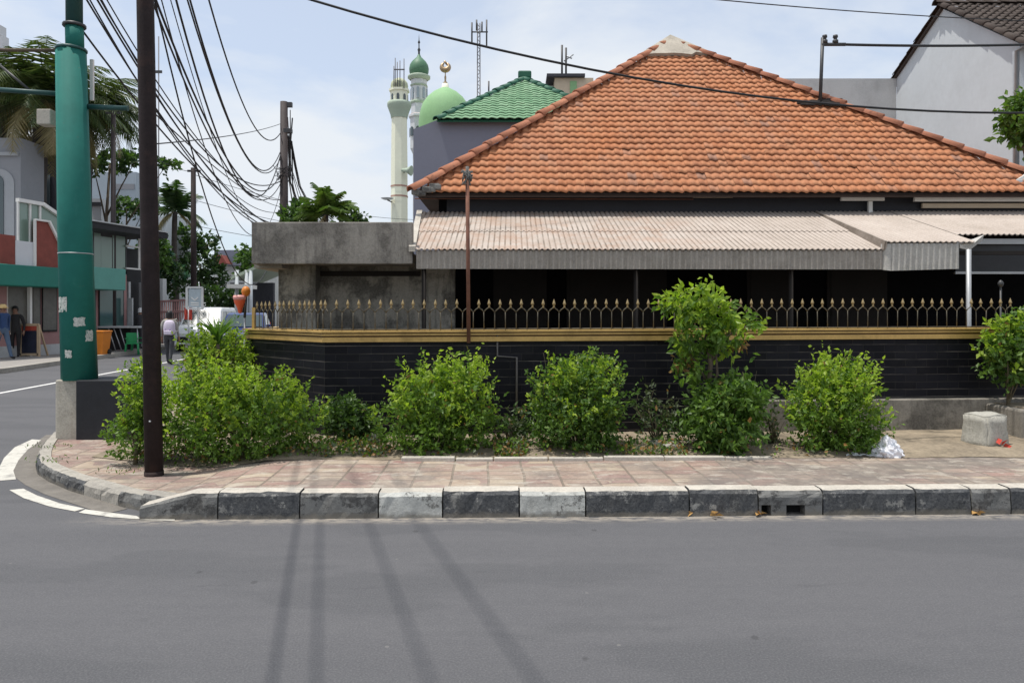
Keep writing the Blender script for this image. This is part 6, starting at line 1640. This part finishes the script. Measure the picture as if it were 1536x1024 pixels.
bk_l = Vector((XA(254.5, 23.0), 22.98, 0)); bpk = thing('backpack', 'lavender and white backpack with purple print on the walking woman', 'backpack', bk_l + Vector((0, 0, 1.0)))
m = MB(); nU, nV = 14, 10; vs = []
for v_ in range(nV + 1):
    for u_ in range(nU):
        th = 2 * pi * u_ / nU; ph = pi * v_ / nV
        sgn = lambda a, e: math.copysign(abs(a) ** e, a)
        vs.append(bk_l + Vector((.175 * sgn(cos(th), .7) * sgn(sin(ph), .6) * (1 + .1 * cos(ph) * -1), .10 * sgn(sin(th), .7) * sgn(sin(ph), .6), 1.16 + .235 * sgn(cos(ph), .75))))
m.add(vs, [(v_ * nU + u_, v_ * nU + (u_ + 1) % nU, (v_ + 1) * nU + (u_ + 1) % nU, (v_ + 1) * nU + u_) for v_ in range(nV) for u_ in range(nU)], 0, True); m.build('pack', 'lavender', bpk)
m = MB()
for dx, dz, r_ in ((-.05, 1.04, .03), (.06, 1.08, .026), (.0, 1.02, .022), (-.08, 1.1, .02)): m.lathe([(0, 0), (r_, .001), (r_ * .9, .02), (0, .03)], bk_l + Vector((dx, -.095, dz)), 8)
m.build('print', 'purple', bpk)
m = MB(); m.box(bk_l + Vector((-.12, -.125, .95)), bk_l + Vector((.12, -.09, 1.07))); m.build('front_pocket', 'lavender', bpk, bevel=.03)
for s_ in (-1, 1):
    m = MB(); m.tube([bk_l + Vector((s_ * .11, .05, 1.38)), bk_l + Vector((s_ * .13, .2, 1.43)), bk_l + Vector((s_ * .14, .34, 1.30)), bk_l + Vector((s_ * .16, .22, 1.05)), bk_l + Vector((s_ * .14, .06, 1.0))], .02, 6); m.build('strap', 'grey_cloth', bpk)

# ------------------------------------------------------------------ camera, light, sky
cam = bpy.data.cameras.new('camera'); co = bpy.data.objects.new('camera', cam); COL.objects.link(co)
cam.sensor_fit = 'HORIZONTAL'; cam.sensor_width = 36; cam.lens = 36 * F / 1536
cam.shift_y = -(512 - HY) / 1536
cam.clip_end = 2000; cam.clip_start = .05
co.location = (0, 0, H); co.rotation_euler = (pi / 2, 0, 0)
scene.camera = co

sv = Vector((-.258, -.06, .965)).normalized()
sun = bpy.data.lights.new('sun', 'SUN'); so = bpy.data.objects.new('sun', sun); COL.objects.link(so)
sun.energy = 4.2; sun.angle = radians(.8); sun.color = (1, .955, .88)
so.rotation_euler = sv.to_track_quat('Z', 'Y').to_euler(); so.location = (-6, -2, 20)

w = bpy.data.worlds.new('World'); scene.world = w; w.use_nodes = True
T = w.node_tree; T.nodes.clear()
out = T.nodes.new('ShaderNodeOutputWorld'); bg = T.nodes.new('ShaderNodeBackground'); sky = T.nodes.new('ShaderNodeTexSky')
sky.sky_type = 'NISHITA'; sky.sun_disc = False; sky.sun_elevation = math.asin(sv.z); sky.sun_rotation = math.atan2(sv.x, sv.y)
sky.air_density = 1.0; sky.dust_density = 1.5; sky.ozone_density = 1.0
tc = T.nodes.new('ShaderNodeTexCoord'); mp = T.nodes.new('ShaderNodeMapping'); mp.inputs['Scale'].default_value = (1.0, 1.0, 2.4); mp.inputs['Location'].default_value = (.37, .2, .1)
T.links.new(tc.outputs['Generated'], mp.inputs[0])
nz = T.nodes.new('ShaderNodeTexNoise'); nz.inputs['Scale'].default_value = 2.6; nz.inputs['Detail'].default_value = 8; nz.inputs['Roughness'].default_value = .55; nz.inputs['Distortion'].default_value = .3
T.links.new(mp.outputs[0], nz.inputs['Vector'])
rp_ = T.nodes.new('ShaderNodeValToRGB'); T.links.new(nz.outputs['Fac'], rp_.inputs[0])
rp_.color_ramp.elements[0].position = .40; rp_.color_ramp.elements[0].color = (.56, .56, .56, 1)
rp_.color_ramp.elements[1].position = .60; rp_.color_ramp.elements[1].color = (1, 1, 1, 1)
tint = T.nodes.new('ShaderNodeMixRGB'); tint.blend_type = 'MULTIPLY'; tint.inputs[0].default_value = 1; T.links.new(sky.outputs[0], tint.inputs[1]); tint.inputs[2].default_value = (1.45, 1.6, 1.75, 1)
mx = T.nodes.new('ShaderNodeMixRGB'); T.links.new(rp_.outputs[0], mx.inputs[0]); T.links.new(tint.outputs[0], mx.inputs[1]); mx.inputs[2].default_value = (7.9, 8.35, 8.9, 1)
T.links.new(mx.outputs[0], bg.inputs[0]); bg.inputs[1].default_value = .105
T.links.new(bg.outputs[0], out.inputs[0])
vs_ = scene.view_settings
vs_.view_transform = 'Standard'; vs_.look = 'None'; vs_.gamma = 1; vs_.use_curve_mapping = False; vs_.exposure = 0
scene.cycles.max_bounces = 8
scene.cycles.use_denoising = True
